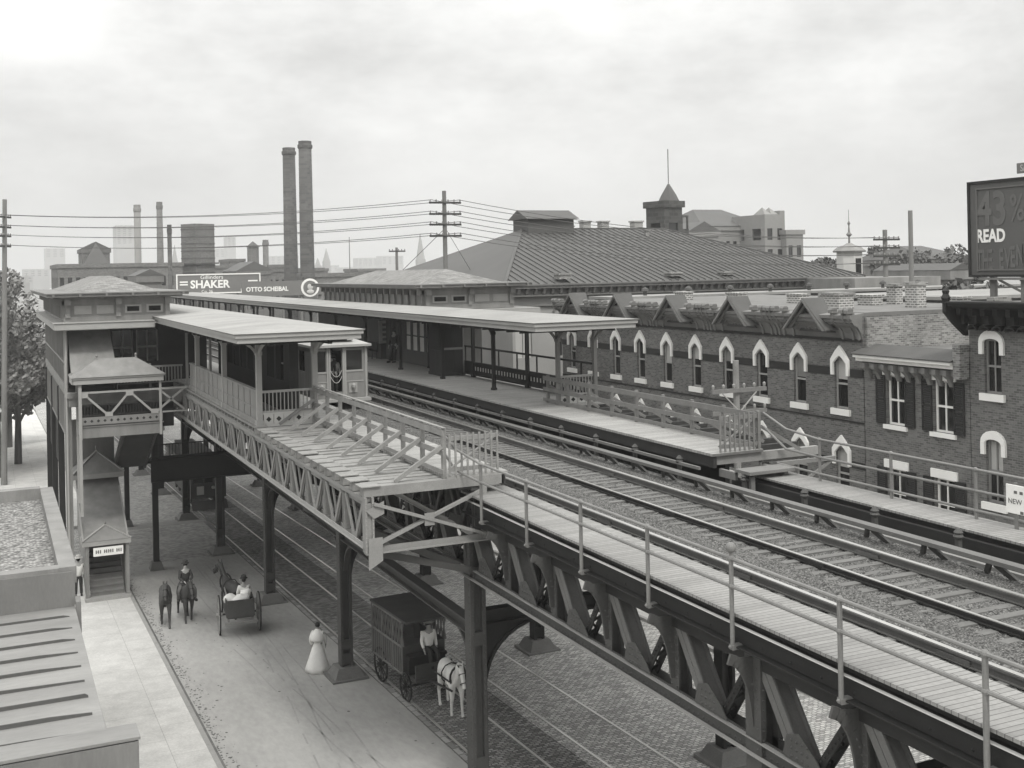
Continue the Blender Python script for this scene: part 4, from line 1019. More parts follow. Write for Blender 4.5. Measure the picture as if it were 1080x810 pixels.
def wheel(parent,x,y,r,n=12,m=m_wheel):
    b=MB(); k=20
    for i in range(k):
        a,c=2*math.pi*i/k,2*math.pi*(i+1)/k
        b.beam((x+r*.95*math.cos(a),y,r+r*.95*math.sin(a)),(x+r*.95*math.cos(c),y,r+r*.95*math.sin(c)),.05,.06,(math.cos(a),0,math.sin(a)))
    for i in range(n):
        a=2*math.pi*i/n; b.tube((x+.06*math.cos(a),y,r+.06*math.sin(a)),(x+r*.93*math.cos(a),y,r+r*.93*math.sin(a)),.02,5)
    b.tube((x,y-.12,r),(x,y+.12,r),.08,8); o=b.obj('wheel',m,parent,True)
    b=MB()
    for i in range(k):
        a,c=2*math.pi*i/k,2*math.pi*(i+1)/k
        b.beam((x+r*math.cos(a),y,r+r*math.sin(a)),(x+r*math.cos(c),y,r+r*math.sin(c)),.055,.02,(math.cos(a),0,math.sin(a)))
    b.obj('tyre',m_steel,o,True); return o
DN=R(-90)   # facing the camera end of the street
g=gz(48.5)
horse('led bay horse with a white blaze walking riderless beside the ridden horse',(6.35,48.9,gz(48.9)),R(-97),m_bay,walk=.9,head=-.12,blaze=True)
horse('saddled dark bay horse carrying the rider in the left lane',(7.25,49.3,gz(49.3)),R(-88),m_bay,walk=-.9,head=-.3,saddle=True)
person('rider in dark jacket and dark brimmed hat seated on a horse',(7.25,49.38,gz(49.3)+.62),R(-88),'ride',m_cloth_d,m_cloth_m,(m_cloth_d,'felt'),arms=[[(.0,.2,1.42),(.1,.27,1.15),(.33,.1,1.05),(.4,.08,1.02)],[(.0,-.2,1.42),(.1,-.27,1.15),(.33,-.1,1.05),(.4,-.08,1.02)]])
person('woman in a long white dress with a cape walking across the left lane',(10.35,39.7,gz(39.7)),R(60),'walk',m_cloth_w,m_cloth_w,None,m_cloth_w,1.66)
wm=[o for o in bpy.data.objects if o.get('label','').startswith('woman in a long')][0]
b=MB(); b.lathe((0,0,0),[(.27,1.08),(.265,1.14),(.23,1.28),(.14,1.4),(.07,1.46)],16); b.obj('cape',m_cloth_w,wm,True,True)
person('man in white shirt and straw hat standing beside the foot of the covered stairway',(3.42,55.6,gz(55.6)+.13),R(95),'stand',m_cloth_w,m_cloth_d,(m_cream,'straw'),None,1.76)
person('man in a dark suit leaning by a post on the far platform',(20.15,59.6,9.0),R(-150),'lean',m_cloth_d,m_cloth_d,(m_cloth_d,'felt'),None,1.78)
# ------------------------------------------------------------------ open cart driving away
ct=thing('cart','open two wheeled cart with pale wheels driving away along the left lane','cart',(8.85,46.2,gz(46.2)),None,R(84))
wheel(ct,0,.78,.76,12); wheel(ct,0,-.78,.76,12)
b=MB(); b.prism([(-.75,-.55,.8),(-.6,-.55,1.45),(.85,-.55,1.4),(1.0,-.55,.8)],(0,.04,0)); b.prism([(-.75,.51,.8),(-.6,.51,1.45),(.85,.51,1.4),(1.0,.51,.8)],(0,.04,0)); b.box((-.75,-.51,.76),(1.0,.51,.8)); b.hexa([(-.79,-.51,.8),(-.75,-.51,.8),(-.75,.51,.8),(-.79,.51,.8),(-.66,-.51,1.45),(-.62,-.51,1.45),(-.62,.51,1.45),(-.66,.51,1.45)]); b.obj('body',m_cart,ct,True)
b=MB(); b.box((-.95,-.62,.6),(-.8,.62,.66)); b.box((-.8,-.5,.62),(-.5,-.44,.76)); b.box((-.8,.44,.62),(-.5,.5,.76)); b.obj('tailboard',m_wood,ct,True)
b=MB(); b.tube((0,-.85,.76),(0,.85,.76),.04,8); b.box((-.3,-.45,.66),(.3,.45,.76)); b.obj('axle',m_steel,ct,True)
b=MB()
for y in (.36,-.36): b.path([(.9,y,.9),(1.6,y*1.0,1.05),(3.6,y,1.2)],.03,6)
b.obj('shaft',m_wheel,ct,True)
b=MB(); b.box((.15,-.5,1.12),(.5,.5,1.18)); b.obj('seat',m_woodd,ct,True)
cr=V((math.cos(R(84)),math.sin(R(84)),0))
q=V((8.85,46.2,0))+cr*.5; person('driver in white shirt hunched on the seat of the open cart',(q.x+.25,q.y,gz(46.2)+.28),R(84),'sit',m_cloth_w,m_cloth_d,(m_cloth_d,'felt'),None,1.7)
sk=thing('sack','bulging white cloth sack lying on the cart behind the driver','sack',(8.9,46.0,gz(46.2)+1.1))
b=MB(); b.sph((0,0,.22),.34,12,8,(1.1,.9,.75)); b.sph((-.35,.25,.2),.28,10,7,(1,.9,.8)); b.sph((.25,.3,.35),.24,10,7)
for i,(x,y,z) in enumerate(b.v):
    k=1+.22*_nz.noise(V((x*4,y*4,z*4))); b.v[i]=(x*k,y*k,max(z*k,-.1))
b.obj('bundle',m_cloth_w,sk,True,True)
q=V((8.85,46.2,0))+cr*2.5; horse('dark cart horse pulling the open two wheeled cart away',(q.x-.1,q.y,gz(q.y)),R(100),m_bay,walk=.8,head=.05,harness=True,turn=.12)
# ------------------------------------------------------------------ delivery van wagon with white horse
wg=thing('wagon','dark panelled covered delivery wagon on the track paving behind a white horse','wagon',(12.7,36.3,gz(36.3)),None,R(-86))
for x,r in ((-1.1,.62),(1.2,.5)):
    for y in (.8,-.8): wheel(wg,x,y,r,12,m_woodd)
b=MB(); b.box((-1.9,-.8,.85),(1.0,.8,1.85)); b.box((-1.9,-.74,1.85),(-1.84,.74,2.75)); b.box((-1.9,-.1,1.85),(.4,.1,2.7)); b.box((-1.95,-.86,2.75),(1.5,.86,2.82)); b.box((1.0,-.7,.8),(1.9,.7,.92)); b.box((1.8,-.7,.92),(1.86,.7,1.4)); b.obj('body',m_cart,wg,True)
b=MB()
for y in (.802,-.83):
    for k in range(14): b.box((-1.85+k*.2,y,.95),(-1.8+k*.2,y+.028,1.76))
    for k in range(12): b.beam((-1.9+k*.25,y+.014,1.87),(-1.65+k*.25,y+.014,2.68),.02,.05,(0,1,0)); b.beam((-1.65+k*.25,y+.016,1.87),(-1.9+k*.25,y+.016,2.68),.02,.05,(0,1,0))
    for xx in (-1.9,-.9,.1,.94): b.box((xx,y,.85),(xx+.06,y+.03,2.75))
    b.box((-1.9,y,1.78),(1.0,y+.03,1.87)); b.box((-1.9,y,.85),(1.0,y+.03,.93)); b.box((-1.9,y,2.66),(1.0,y+.03,2.74))
b.obj('side_panelling',m_cornice,wg,True)
b=MB(); b.box((1.0,-.72,1.45),(1.4,.72,1.55)); b.box((1.02,-.7,.92),(1.3,.7,1.45)); b.obj('seat',m_leather,wg,True)
b=MB(); b.tube((-1.1,-.85,.62),(-1.1,.85,.62),.04); b.tube((1.2,-.85,.5),(1.2,.85,.5),.04); b.box((-1.5,-.4,.62),(1.6,.4,.85)); b.obj('axle',m_steel,wg,True)
b=MB()
for y in (.34,-.34): b.path([(1.7,y,.75),(2.4,y,1.0),(4.0,y,1.15)],.035,6)
b.obj('shaft',m_woodd,wg,True)
wr=V((math.cos(R(-86)),math.sin(R(-86)),0))
q=V((12.7,36.3,0))+wr*1.1; person('wagon driver in white shirt sleeves and dark waistcoat on the wagon seat',(q.x+.1,q.y,gz(36.3)+.72),R(-86),'sit',m_cloth_w,m_cloth_d,(m_cream,'straw'),None,1.72)
q=V((12.7,36.3,0))+wr*3.0; horse('white horse in dark collar and harness pulling the covered wagon',(q.x,q.y,gz(q.y)),R(-92),m_greyh,walk=.35,head=-.28,harness=True,turn=-.06)
# ------------------------------------------------------------------ elevated train car at the near platform
tcx=thing('train_car','grey elevated train car stopped at the near platform, end door open between two windows','train car',(13.03,45.5,8.5))
x0,x1,t0,t1=11.85,14.2,45.5,60.5; zf,zr=8.98,10.95
b=MB()
def PE(u,z,d): return (u,t0+d,z)
ops=[(11.98,12.42,9.95,10.8),(12.58,13.1,9.1,10.9),(13.24,13.96,9.98,10.8)]
facade(b,PE,x0,x1,8.8,zr,ops,.08)
sops=[(t0+1.2+i*1.6,t0+2.3+i*1.6,9.9,10.75) for i in range(8)]
facade(b,lambda u,z,d:(x1-d,u,z),t0,t1,8.8,zr,sops,.06); facade(b,lambda u,z,d:(x0+d,u,z),t0,t1,8.8,zr,sops,.06)
b.poly([(x0,t1,8.8),(x1,t1,8.8),(x1,t1,zr),(x0,t1,zr)]); b.poly([(x0,t0,8.8),(x1,t0,8.8),(x1,t1,8.8),(x0,t1,8.8)]); b.obj('body',m_panel,tcx)
b=MB(); b.box((x0-.1,t0-.25,zr),(x1+.1,t1,zr+.1)); b.hexa([(x0-.05,t0-.2,zr+.1),(x1+.05,t0-.2,zr+.1),(x1+.05,t1,zr+.1),(x0-.05,t1,zr+.1),(x0+.35,t0+.3,zr+.26),(x1-.35,t0+.3,zr+.26),(x1-.35,t1,zr+.26),(x0+.35,t1,zr+.26)]); b.box((12.45,t0,zr+.26),(13.6,t1,zr+.5)); b.obj('roof',m_panell,tcx)
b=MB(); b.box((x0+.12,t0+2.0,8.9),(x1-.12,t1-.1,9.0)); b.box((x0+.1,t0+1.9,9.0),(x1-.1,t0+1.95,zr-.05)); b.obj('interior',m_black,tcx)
for o_ in (ops[0],ops[2]):
    b=MB(); b.box((o_[0],t0+.06,o_[2]),(o_[1],t0+.07,o_[3])); f=b.obj('window_pane',m_glass,tcx)
    b=MB(); b.box((o_[0]-.04,t0-.025,o_[2]-.07),(o_[1]+.04,t0-.002,o_[2]-.01)); b.box((o_[0]-.04,t0-.025,o_[3]+.01),(o_[1]+.04,t0-.002,o_[3]+.05)); b.box((o_[0]-.05,t0-.02,9.5),(o_[1]+.05,t0-.002,9.54)); b.obj('frame',m_panell,f)
for o_ in sops:
    b=MB(); b.box((x1-.05,o_[0],o_[2]),(x1-.045,o_[1],o_[3])); b.obj('window_pane',m_glass,tcx)
b=MB()
for x in (11.85,12.45,12.54,13.12,13.2,14.08): b.box((x,t0-.05,8.8),(x+.07,t0-.002,zr))
b.box((x0-.03,t0-.35,8.72),(x1+.03,t0-.06,8.84)); b.obj('corner_post',m_panell,tcx)
for x in (12.2,13.55):
    b=MB(); b.box((x-.18,t0-.04,9.05),(x+.18,t0-.002,9.45)); b.lathe((x,t0-.14,9.2),[(.05,0),(.09,.08),(.09,.18),(.03,.24)],8); b.obj('end_lamp',m_panell,tcx)
b=MB()
for s in (-1,1):
    for z in (9.45,9.7):
        a=arc3((12.6 if s<0 else 13.08,t0-.05,z+.3),(12.84,t0-.1,z-.25),(13.08 if s<0 else 12.6,t0-.05,z+.3)) if s<0 else []
        if a: b.path([tuple(k) for k in a],.012,5)
b.obj('door_chain',m_cream,tcx)
b=MB(); b.box((12.65,t0-.24,zr-.14),(13.05,t0-.2,zr-.02)); b.obj('destination_board',m_black,tcx)
person('trainman in dark uniform and cap with white gloves in the open car door',(12.72,46.0,9.0),R(-80),'stand',m_cloth_d,m_cloth_d,(m_cloth_d,'felt'),None,1.68)
person('passenger in white apron standing behind the trainman in the car door',(12.98,46.25,9.0),R(-100),'stand',m_cloth_w,m_cloth_d,None,None,1.5)
person('passenger in pale blouse seated at the left front window of the train car',(12.2,46.05,8.93),R(-95),'stand',m_cloth_w,m_cloth_d,(m_cream,'straw'),None,1.6)
for dz,tt in ((7.0,0),):
    pass
b=MB()
for t in (47.5,49.5,57.5,59.3):
    for p in (12.25,13.9): b.tube((p-.06,t,8.92-.0),(p+.06,t,8.92),.42,18)
b.obj('wheelset',m_steel,tcx)
b=MB(); b.box((12.0,46.6,8.62),(14.05,50.4,8.79)); b.box((12.0,56.6,8.62),(14.05,60.2,8.79)); b.obj('truck_frame',m_steel,tcx)
# ------------------------------------------------------------------ streetcar under the viaduct
sc_=thing('streetcar','dark streetcar with a pale dash sign stopped under the footbridge on the street track','streetcar',(12.91,77,gz(77)))
g=gz(77)
b=MB(); x0,x1=11.75,14.05
def PS_(u,z,d): return (u,77+d,z)
ops=[(11.92,12.55,g+1.75,g+2.6),(12.65,13.2,g+1.75,g+2.6),(13.3,13.9,g+1.75,g+2.6)]
facade(b,PS_,x0,x1,g+.75,g+2.85,ops,.1)
so_=[(78.4+i*1.1,79.3+i*1.1,g+1.75,g+2.6) for i in range(7)]
facade(b,lambda u,z,d:(x0+d,u,z),77,88,g+.75,g+2.85,so_,.06); facade(b,lambda u,z,d:(x1-d,u,z),77,88,g+.75,g+2.85,so_,.06); b.poly([(x0,77,g+.75),(x1,77,g+.75),(x1,88,g+.75),(x0,88,g+.75)]); b.obj('body',m_cart,sc_)
b=MB(); b.box((x0-.12,76.6,g+2.85),(x1+.12,88.2,g+2.98)); b.box((x0+.5,77.4,g+2.98),(x1-.5,87.5,g+3.3)); b.obj('roof',m_steel3,sc_)
for o_ in ops:
    b=MB(); b.box((o_[0],77.08,o_[2]),(o_[1],77.09,o_[3])); b.obj('window_pane',m_glass,sc_)
b=MB(); b.box((12.15,76.93,g+1.0),(12.6,76.98,g+1.55)); b.obj('dash_sign',m_cream,sc_)
b=MB(); b.lathe((13.2,76.9,g+1.35),[(.09,0),(.12,.05),(.12,.12),(.08,.17)],10); b.obj('headlight',m_panell,sc_)
b=MB(); b.prism([(11.75,76.3,g+.1),(14.05,76.3,g+.1),(14.05,76.9,g+.55),(11.75,76.9,g+.55)],(0,.05,.05)); b.obj('fender',m_steel3,sc_)
b=MB()
for t in (79.5,81,84.5,86):
    for p in (12.12,13.7): b.tube((p-.05,t,g+.42),(p+.05,t,g+.42),.4,16)
b.box((12.0,78.5,g+.45),(13.85,87,g+.74)); b.obj('truck',m_steel,sc_)
# far, small carriage by the left corner

q=copy_tree(wg,loc=(-3.5,176,gz(176)),rz=R(10),label='tiny far covered wagon standing beyond the leafy tree at the left edge')

for k_ in (wg,): k_.scale=(.93,.93,.93)
# ------------------------------------------------------------------ brick row houses across the street
PB=29.5
def window(parent,t,z0,z1,w,style,X=PB,blind=0):
    a,c=t-w/2,t+w/2
    b=MB(); b.box((X+.16,a,z0),(X+.17,c,z1)); o=b.obj('window',m_glass,parent)
    b=MB(); f=.07
    b.box((X+.1,a,z0),(X+.15,a+f,z1)); b.box((X+.1,c-f,z0),(X+.15,c,z1)); b.box((X+.1,a+f,z1-f),(X+.15,c-f,z1)); b.box((X+.1,a+f,z0),(X+.15,c-f,z0+f))
    zm=z0+(z1-z0)*.5; b.box((X+.09,a+f,zm-.035),(X+.15,c-f,zm+.035))
    if style in('shutter','round'): b.box((X+.11,t-.025,z0+f),(X+.15,t+.025,zm-.036)); b.box((X+.11,t-.025,zm+.036),(X+.15,t+.025,z1-f))
    b.obj('frame',m_white if style=='shutter' else m_panell if style=='gothic' else m_panel,o)
    if blind:
        b=MB(); b.box((X+.152,a+f,z1-f-(z1-z0)*blind),(X+.158,c-f,z1-f)); b.obj('blind',m_curtain,o)
    b=MB()
    if style=='shutter': b.box((X-.1,a-.14,z0-.16),(X+.15,c+.14,z0-.005))
    else: b.box((X-.1,a-.16,z0-.24),(X+.15,c+.16,z0-.005))
    b.obj('sill',m_white,o)
    b=MB()
    if style=='gothic':
        out=[(c+.13,z1-.62),(c+.13,z1-.02),(t+.24,z1+.3),(t+.06,z1+.42),(t,z1+.52),(t-.06,z1+.42),(t-.24,z1+.3),(a-.16,z1-.02),(a-.16,z1-.62)]
        inn=[(a-.005,z1-.62),(a+.0,z1-.16),(t-.16,z1+.08),(t,z1+.16),(t+.16,z1+.08),(c,z1-.16),(c+.005,z1-.62)]
        for q in range(4):
            pass
        L=out[4:][:]; Rr=out[:5]
        def quadstrip(o_,i_):
            for k in range(len(o_)-1): b.prism([(X-.09,*o_[k]),(X-.09,*o_[k+1]),(X-.09,*i_[k+1]),(X-.09,*i_[k])],(.0895,0,0))
        quadstrip([(a-.13,z1-.62),(a-.13,z1-.02),(t-.24,z1+.3),(t,z1+.52)],[(a,z1-.62),(a,z1-.16),(t-.16,z1+.04),(t,z1+.14)])
        quadstrip([(c+.13,z1-.62),(c+.13,z1-.02),(t+.24,z1+.3),(t,z1+.52)],[(c,z1-.62),(c,z1-.16),(t+.16,z1+.04),(t,z1+.14)])
        # brick infill of the window head behind the hood
        g_=MB(); g_.prism([(X-.001,a,z1-.16),(X-.001,a,z1+.001),(X-.001,t,z1+.001),(X-.001,t,z1),(X-.001,t-.16,z1)],(.1,0,0)); g_.prism([(X-.001,c,z1-.16),(X-.001,c,z1+.001),(X-.001,t+.16,z1)],(.1,0,0)); g_.obj('arch_infill',m_brick,o)
    elif style=='round':
        k=9; ro=[(t+(w/2+.16)*math.cos(math.pi*i/k),z1-.12+.42*math.sin(math.pi*i/k)) for i in range(k+1)]; ri=[(t+(w/2)*math.cos(math.pi*i/k),z1-.12+.14*math.sin(math.pi*i/k)) for i in range(k+1)]
        for i in range(k): b.prism([(X-.09,*ro[i]),(X-.09,*ro[i+1]),(X-.09,*ri[i+1]),(X-.09,*ri[i])],(.0895,0,0))
        for s in(-1,1): b.box((X-.09,t+s*w/2,z1-.5),(X-.0005,t+s*(w/2+.16),z1-.125))
    else: b.box((X-.07,a-.16,z1+.005),(X-.0005,c+.16,z1+.3))
    b.obj('hood',m_white,o)
    if style=='shutter':
        for s,e in ((a-.52,a-.06),(c+.06,c+.52)):
            b=MB(); b.box((X-.07,s,z0),(X-.02,s+.05,z1)); b.box((X-.07,e-.05,z0),(X-.02,e,z1)); 
            for z in (z0,zm-.04,z1-.07): b.box((X-.07,s+.05,z),(X-.02,e-.05,z+.07))
            z=z0+.1
            while z<z1-.1:
                if abs(z-zm)>.08: b.beam((X-.05,s+.05,z),(X-.05,e-.05,z),.012,.06,(.6,0,.8))
                z+=.075
            b.obj('shutter',m_paneld,o)
    return o
def walls(parent,t0,t1,ztop,ops,depth=14,m=m_brick,X=PB):
    b=MB(); zb=gz(t1)-.2
    facade(b,lambda u,z,d:(X+d,u,z),t0,t1,zb,ztop,ops,.2)
    b.poly([(X,t0,zb),(X+depth,t0,zb),(X+depth,t0,ztop),(X,t0,ztop)]); b.poly([(X,t1,zb),(X+depth,t1,zb),(X+depth,t1,ztop),(X,t1,ztop)]); b.poly([(X+depth,t0,zb),(X+depth,t1,zb),(X+depth,t1,ztop),(X+depth,t0,ztop)])
    return b.obj('wall',m,parent)
def rowhouse(tc,label):
    H=thing('row_house',label,'row house',(PB,tc,0),'gabled brick row houses')
    w=4.9; t0,t1=tc-w/2,tc+w/2; ww=.74
    W=[tc+1.22,tc-1.22]
    up=(8.42,10.32); lo=(4.98,6.9); gd=(1.2,3.3)
    ops=[(t-ww/2,t+ww/2,*z) for t in W for z in (up,lo,gd)]
    wl=walls(H,t0,t1,12.0,ops)
    for i,t in enumerate(W):
        window(H,t,*up,ww,'gothic',blind=0); window(H,t,*lo,ww,'gothic'); window(H,t,*gd,ww,'gothic')
    # dark band course between the hoods, belt line, corbel line
    b=MB(); zs=9.62; 
    xs=[t0]+[q for t in sorted(W) for q in (t-ww/2-.165,t+ww/2+.165)]+[t1]
    for a,c in zip(xs[::2],xs[1::2]): b.box((PB-.025,a,9.68),(PB-.0005,c,9.98)); b.box((PB-.025,a,6.24),(PB-.0005,c,6.5))
    b.box((PB-.06,t0,11.02),(PB-.0005,t1,11.12)); b.box((PB-.03,t0,7.96),(PB-.0005,t1,8.02)); b.obj('band_course',m_paneld,H)
    # coved cornice with paired brackets and knobs
    b=MB(); cv=[(0,11.13),(-.06,11.35),(-.2,11.56),(-.42,11.68),(-.42,11.74),(-.5,11.76),(-.5,11.86),(-.58,11.9),(-.58,12.02),(0.1,12.1)]
    for (a,za),(c,zc) in zip(cv,cv[1:]): b.poly([(PB+a,t0,za),(PB+a,t1,za),(PB+c,t1,zc),(PB+c,t0,zc)])
    for t in (t0+.001,t1-.001): b.poly([(PB+a,t,z) for a,z in cv]+[(PB+.1,t,11.13)])
    cn=b.obj('cornice',m_cornice,H)
    for t in (t0+.12,t0+.42,t0+1.0,t1-.12,t1-.42,t1-1.0):
        b=MB(); pr=[(0,11.05),(-.09,11.1),(-.12,11.34),(-.26,11.58),(-.5,11.74),(-.6,11.9),(-.62,12.1),(-.3,12.16),(-.3,11.8),(0,11.5)]
        b.prism([(PB+a,t-.05,z) for a,z in pr],(0,.1,0)); b.box((PB-.68,t-.1,12.1),(PB-.4,t+.1,12.22)); b.prism([(PB-.68,t-.12,12.22),(PB-.4,t-.12,12.22),(PB-.46,t-.12,12.3),(PB-.62,t-.12,12.3)],(0,.24,0)); b.obj('bracket',m_cornice,cn)
    # pointed gable
    b=MB(); gr=MB(); hw=1.25; za,zf=12.62,11.42
    for s in (1,-1):
        for d,o_ in ((-.82,0),(-.62,.12),(-.34,.2)):
            b.prism([(PB+d,tc,za-o_),(PB+d,tc,za-o_-.11),(PB+d,tc+s*(hw-.12-o_*.5),zf+.0),(PB+d,tc+s*(hw-o_*.5),zf)],(.1,0,0))
        gr.poly([(PB-.8,tc,za+.03),(PB-.8,tc+s*(hw+.05),zf+.02),(PB-.1,tc+s*(hw+.05),zf+.02),(PB+.25,tc,za+.03)])
    g=b.obj('gable',m_cornice,H); gr.obj('gable_roof',m_gabler,g)
    b=MB(); b.prism([(PB-.12,tc-hw+.2,zf-.1),(PB-.12,tc+hw-.2,zf-.1),(PB-.12,tc,za-.2)],(.06,0,0)); b.obj('gable_panel',m_steel3,g)
    b=MB()
    for k in range(-5,6):
        t=tc+k*.2; z1=za-.36-abs(k*.2)*.94
        if z1>zf+.1: b.box((PB-.17,t-.035,zf+.0),(PB-.122,t+.035,z1+.1))
    b.obj('gable_slats',m_cornice,g)
    b=MB(); b.box((PB+.1,t0+.01,11.9),(PB+13.9,t1-.01,12.12)); r=b.obj('roof',m_plaind,H)
    b=MB(); b.box((PB+5.2,t0+.3,12.12),(PB+5.8,t0+1.2,12.5)); b.box((PB+5.15,t0+.25,12.5),(PB+5.85,t0+1.25,12.58))
    b.obj('chimney',m_brickc,r)
    return H
rw=rowhouse(35.55,'gabled brick row house next to the small shuttered house')
labs=['gabled brick row house second from the small shuttered house','middle one of the gabled brick row houses','gabled brick row house second from the far shelter end','gabled brick row house partly hidden by the far platform shelter']
rows=[rw]
for i,l in enumerate(labs):
    rows.append(copy_tree(rw,loc=(PB,35.55+4.9*(i+1),0),label=l))
# blinds differ from window to window
random.seed(21)
for r_ in rows:
    for ch in [c for c in r_.children if c.name.startswith('window')]:
        if random.random()<.55:
            k=random.uniform(.25,.5); me=ch.data; zs=[v.co.z for v in me.vertices]; ys=[v.co.y for v in me.vertices]
            z1,z0=max(zs),min(zs); b=MB(); b.box((.152,min(ys)+.07,z1-.07-(z1-z0)*k),(.158,max(ys)-.07,z1-.07)); b.obj('blind',m_curtain if random.random()<.6 else m_panel,ch,True)
# small shuttered house
sh=thing('brick_house','small brick house with four shuttered white windows below a low bracketed cornice','house',(PB,30.6,0))
t0,t1=28.05,33.05
S_=[(t,.86,z0,z1) for t in (31.45,29.2) for z0,z1 in ((8.12,9.9),(4.75,6.55),(1.3,3.2))]
walls(sh,t0,t1,10.72,[(t-w/2,t+w/2,a,c) for t,w,a,c in S_],12)
for t,w,a,c in S_: window(sh,t,a,c,w,'shutter')
b=MB()
for x0,z0,z1 in ((-.5,10.5,10.6),(-.36,10.36,10.499)): b.box((PB+x0,t0+.35,z0),(PB,t1+.05,z1))
b.obj('cornice',m_white,sh)
b=MB(); hx=MB(); hx.hexa([(PB-.55,t0+.3,10.601),(PB+.5,t0+.3,10.601),(PB+.5,t1+.1,10.601),(PB-.55,t1+.1,10.601),(PB-.55,t0+.3,10.64),(PB+.5,t0+.3,10.95),(PB+.5,t1+.1,10.95),(PB-.55,t1+.1,10.64)]); hx.obj('eaves',m_gabler,sh); b.box((PB-.2,t0+.35,10.1),(PB-.002,t1,10.299))
t=t0+.7
while t<t1: b.prism([(PB-.4,t-.08,10.29),(PB-.4,t-.08,10.12),(PB-.22,t-.08,9.98),(PB-.1,t-.08,9.72),(PB-.01,t-.08,9.72),(PB-.01,t-.08,10.29)],(0,.16,0)); t+=.49
b.obj('bracket_course',m_cornice,sh)
b=MB(); b.box((PB+.5,t0,10.5),(PB+12,t1,10.74)); b.obj('roof',m_plaind,sh)
b=MB(); b.box((PB+.1,32.95,10.72),(PB+13,33.08,11.95)); b.box((PB+6,t0,10.72),(PB+6.25,32.95,11.85)); b.box((PB-.4,t0,10.05),(PB+.4,t0+.32,11.2)); b.obj('parapet_wall',m_brick2,sh)
b=MB(); b.box((PB+3.2,29.35,10.7),(PB+3.9,30.0,12.35)); b.box((PB+3.1,29.25,12.2),(PB+4.0,30.1,12.35)); b.lathe((PB+3.55,29.67,12.35),[(.2,0),(.22,.1),(.18,.25)],8); b.obj('chimney',m_brick2,sh)
# tall corner house with bracketed black cornice
ch_=thing('brick_house','tall brick corner house with arched white window hoods under a heavy dark cornice','house',(PB,24,0))
t0,t1=14.0,28.02
K=[(t,.68,z0,z1) for t in (27.07,25.0,22.9,20.8,18.7) for z0,z1 in ((9.65,11.42),(6.1,8.15),(2.2,4.5))]
walls(ch_,t0,t1,12.3,[(t-w/2,t+w/2,a,c) for t,w,a,c in K],14)
for i,(t,w,a,c) in enumerate(K): window(ch_,t,a,c,w,'round',blind=.45 if i%4==1 else 0)
b=MB()
for x0,z0,z1 in ((-.3,11.9,12.1),(-.75,12.42,12.5),(-.95,12.501,12.6),(-1.02,12.601,12.66)): b.box((PB+x0,t0,z0),(PB-.0005,t1+.2 if x0<-.5 else t1,z1))
b.box((PB-.3,t0,12.101),(PB-.001,t1,12.419)); cn=b.obj('cornice',m_steel,ch_)
b=MB(); t=t0+.3
while t<t1:
    b.box((PB-.72,t-.09,12.2),(PB-.301,t+.09,12.415)); b.box((PB-.5,t-.06,11.92),(PB-.302,t+.06,12.199)); t+=.5
t=t0+.55
while t<t1:
    for k in range(5):
        a_=math.pi*k/5; c2=math.pi*(k+1)/5; b.beam((PB-.2,t+.19*math.cos(a_),11.72+.15*math.sin(a_)),(PB-.2,t+.19*math.cos(c2),11.72+.15*math.sin(c2)),.4,.05,(0,-math.sin(a_),math.cos(a_)))
    t+=.5
b.obj('bracket',m_paneld,cn)
b=MB(); b.prism([(PB-1.0,t1+.02,12.65),(PB-1.0,t1+.02,12.3),(PB-.6,t1+.02,11.9),(PB-.1,t1+.02,11.5),(PB,t1+.02,11.5),(PB,t1+.02,12.65)],(0,.14,0)); b.lathe((PB-.9,t1+.1,12.66),[(.12,0),(.16,.12),(.1,.24),(.13,.34),(.04,.45)],8); b.obj('end_bracket',m_steel,ch_)
b=MB(); b.box((PB,t0,12.3),(PB+14,t1,12.55)); b.obj('roof',m_plain,ch_)
b=MB(); b.box((PB+.8,27.7,12.55),(PB+1.6,28.0,12.75)); b.box((PB+7,t1-1.6,12.5),(PB+7.8,t1-.4,13.2)); b.obj('chimney',m_brick2,ch_)
# billboard on the corner roof
bb=thing('billboard','big dark faded billboard on timber legs with the bright word READ, on the corner roof','billboard',(31.5,24,12.55))
X=31.5; ta,tb=29.85,17.0   # left edge (as read) is ta
b=MB(); b.box((X,tb,13.4),(X+.1,ta,16.75)); b.obj('board',m_signb,bb)
b=MB(); b.box((X-.05,ta-.09,13.4),(X-.002,ta,16.75)); b.box((X-.05,tb,16.66),(X-.002,ta-.091,16.75)); b.box((X-.05,tb,13.4),(X-.002,ta-.091,13.48)); b.obj('frame',m_steel,bb)
b=MB(); b.box((X-.04,ta-.42,13.6),(X-.002,ta-.37,16.5)); b.box((X-.04,tb,16.45),(X-.002,ta-.421,16.5)); b.box((X-.04,tb,13.62),(X-.002,ta-.421,13.67)); b.obj('inner_border',m_faint,bb)
b=MB(); t=ta-.9
while t>tb:
    b.box((X+.1,t-.1,12.55),(X+.25,t+.1,16.6)); t-=1.3
b.box((X-.1,tb,13.3),(X+.2,ta-.5,13.38)); 
t=ta-1.1
while t>tb: b.beam((X+.2,t,13.3),(X+1.4,t-.6,12.56),.06,.08); t-=.9
b.obj('support',m_pole,bb)
def SM(t,z,tilt=0,off=.012):
    return Matrix.Translation((X-31.5-off,t-24,z-12.55)) @ Matrix(((0,0,-1,0),(-1,0,0,0),(0,1,0,0),(0,0,0,1))) @ Matrix.Rotation(tilt,4,'Z')
text_obj('lettering','READ',.62,m_letter,bb,SM(29.5,14.62),.006,sx=.8,bold=.02)
text_obj('lettering','43',1.62,m_faint,bb,SM(29.45,15.22),.006,sx=.8,bold=.04)
text_obj('lettering','%',1.3,m_faint,bb,SM(28.05,15.3),.006,sx=.7,bold=.01)
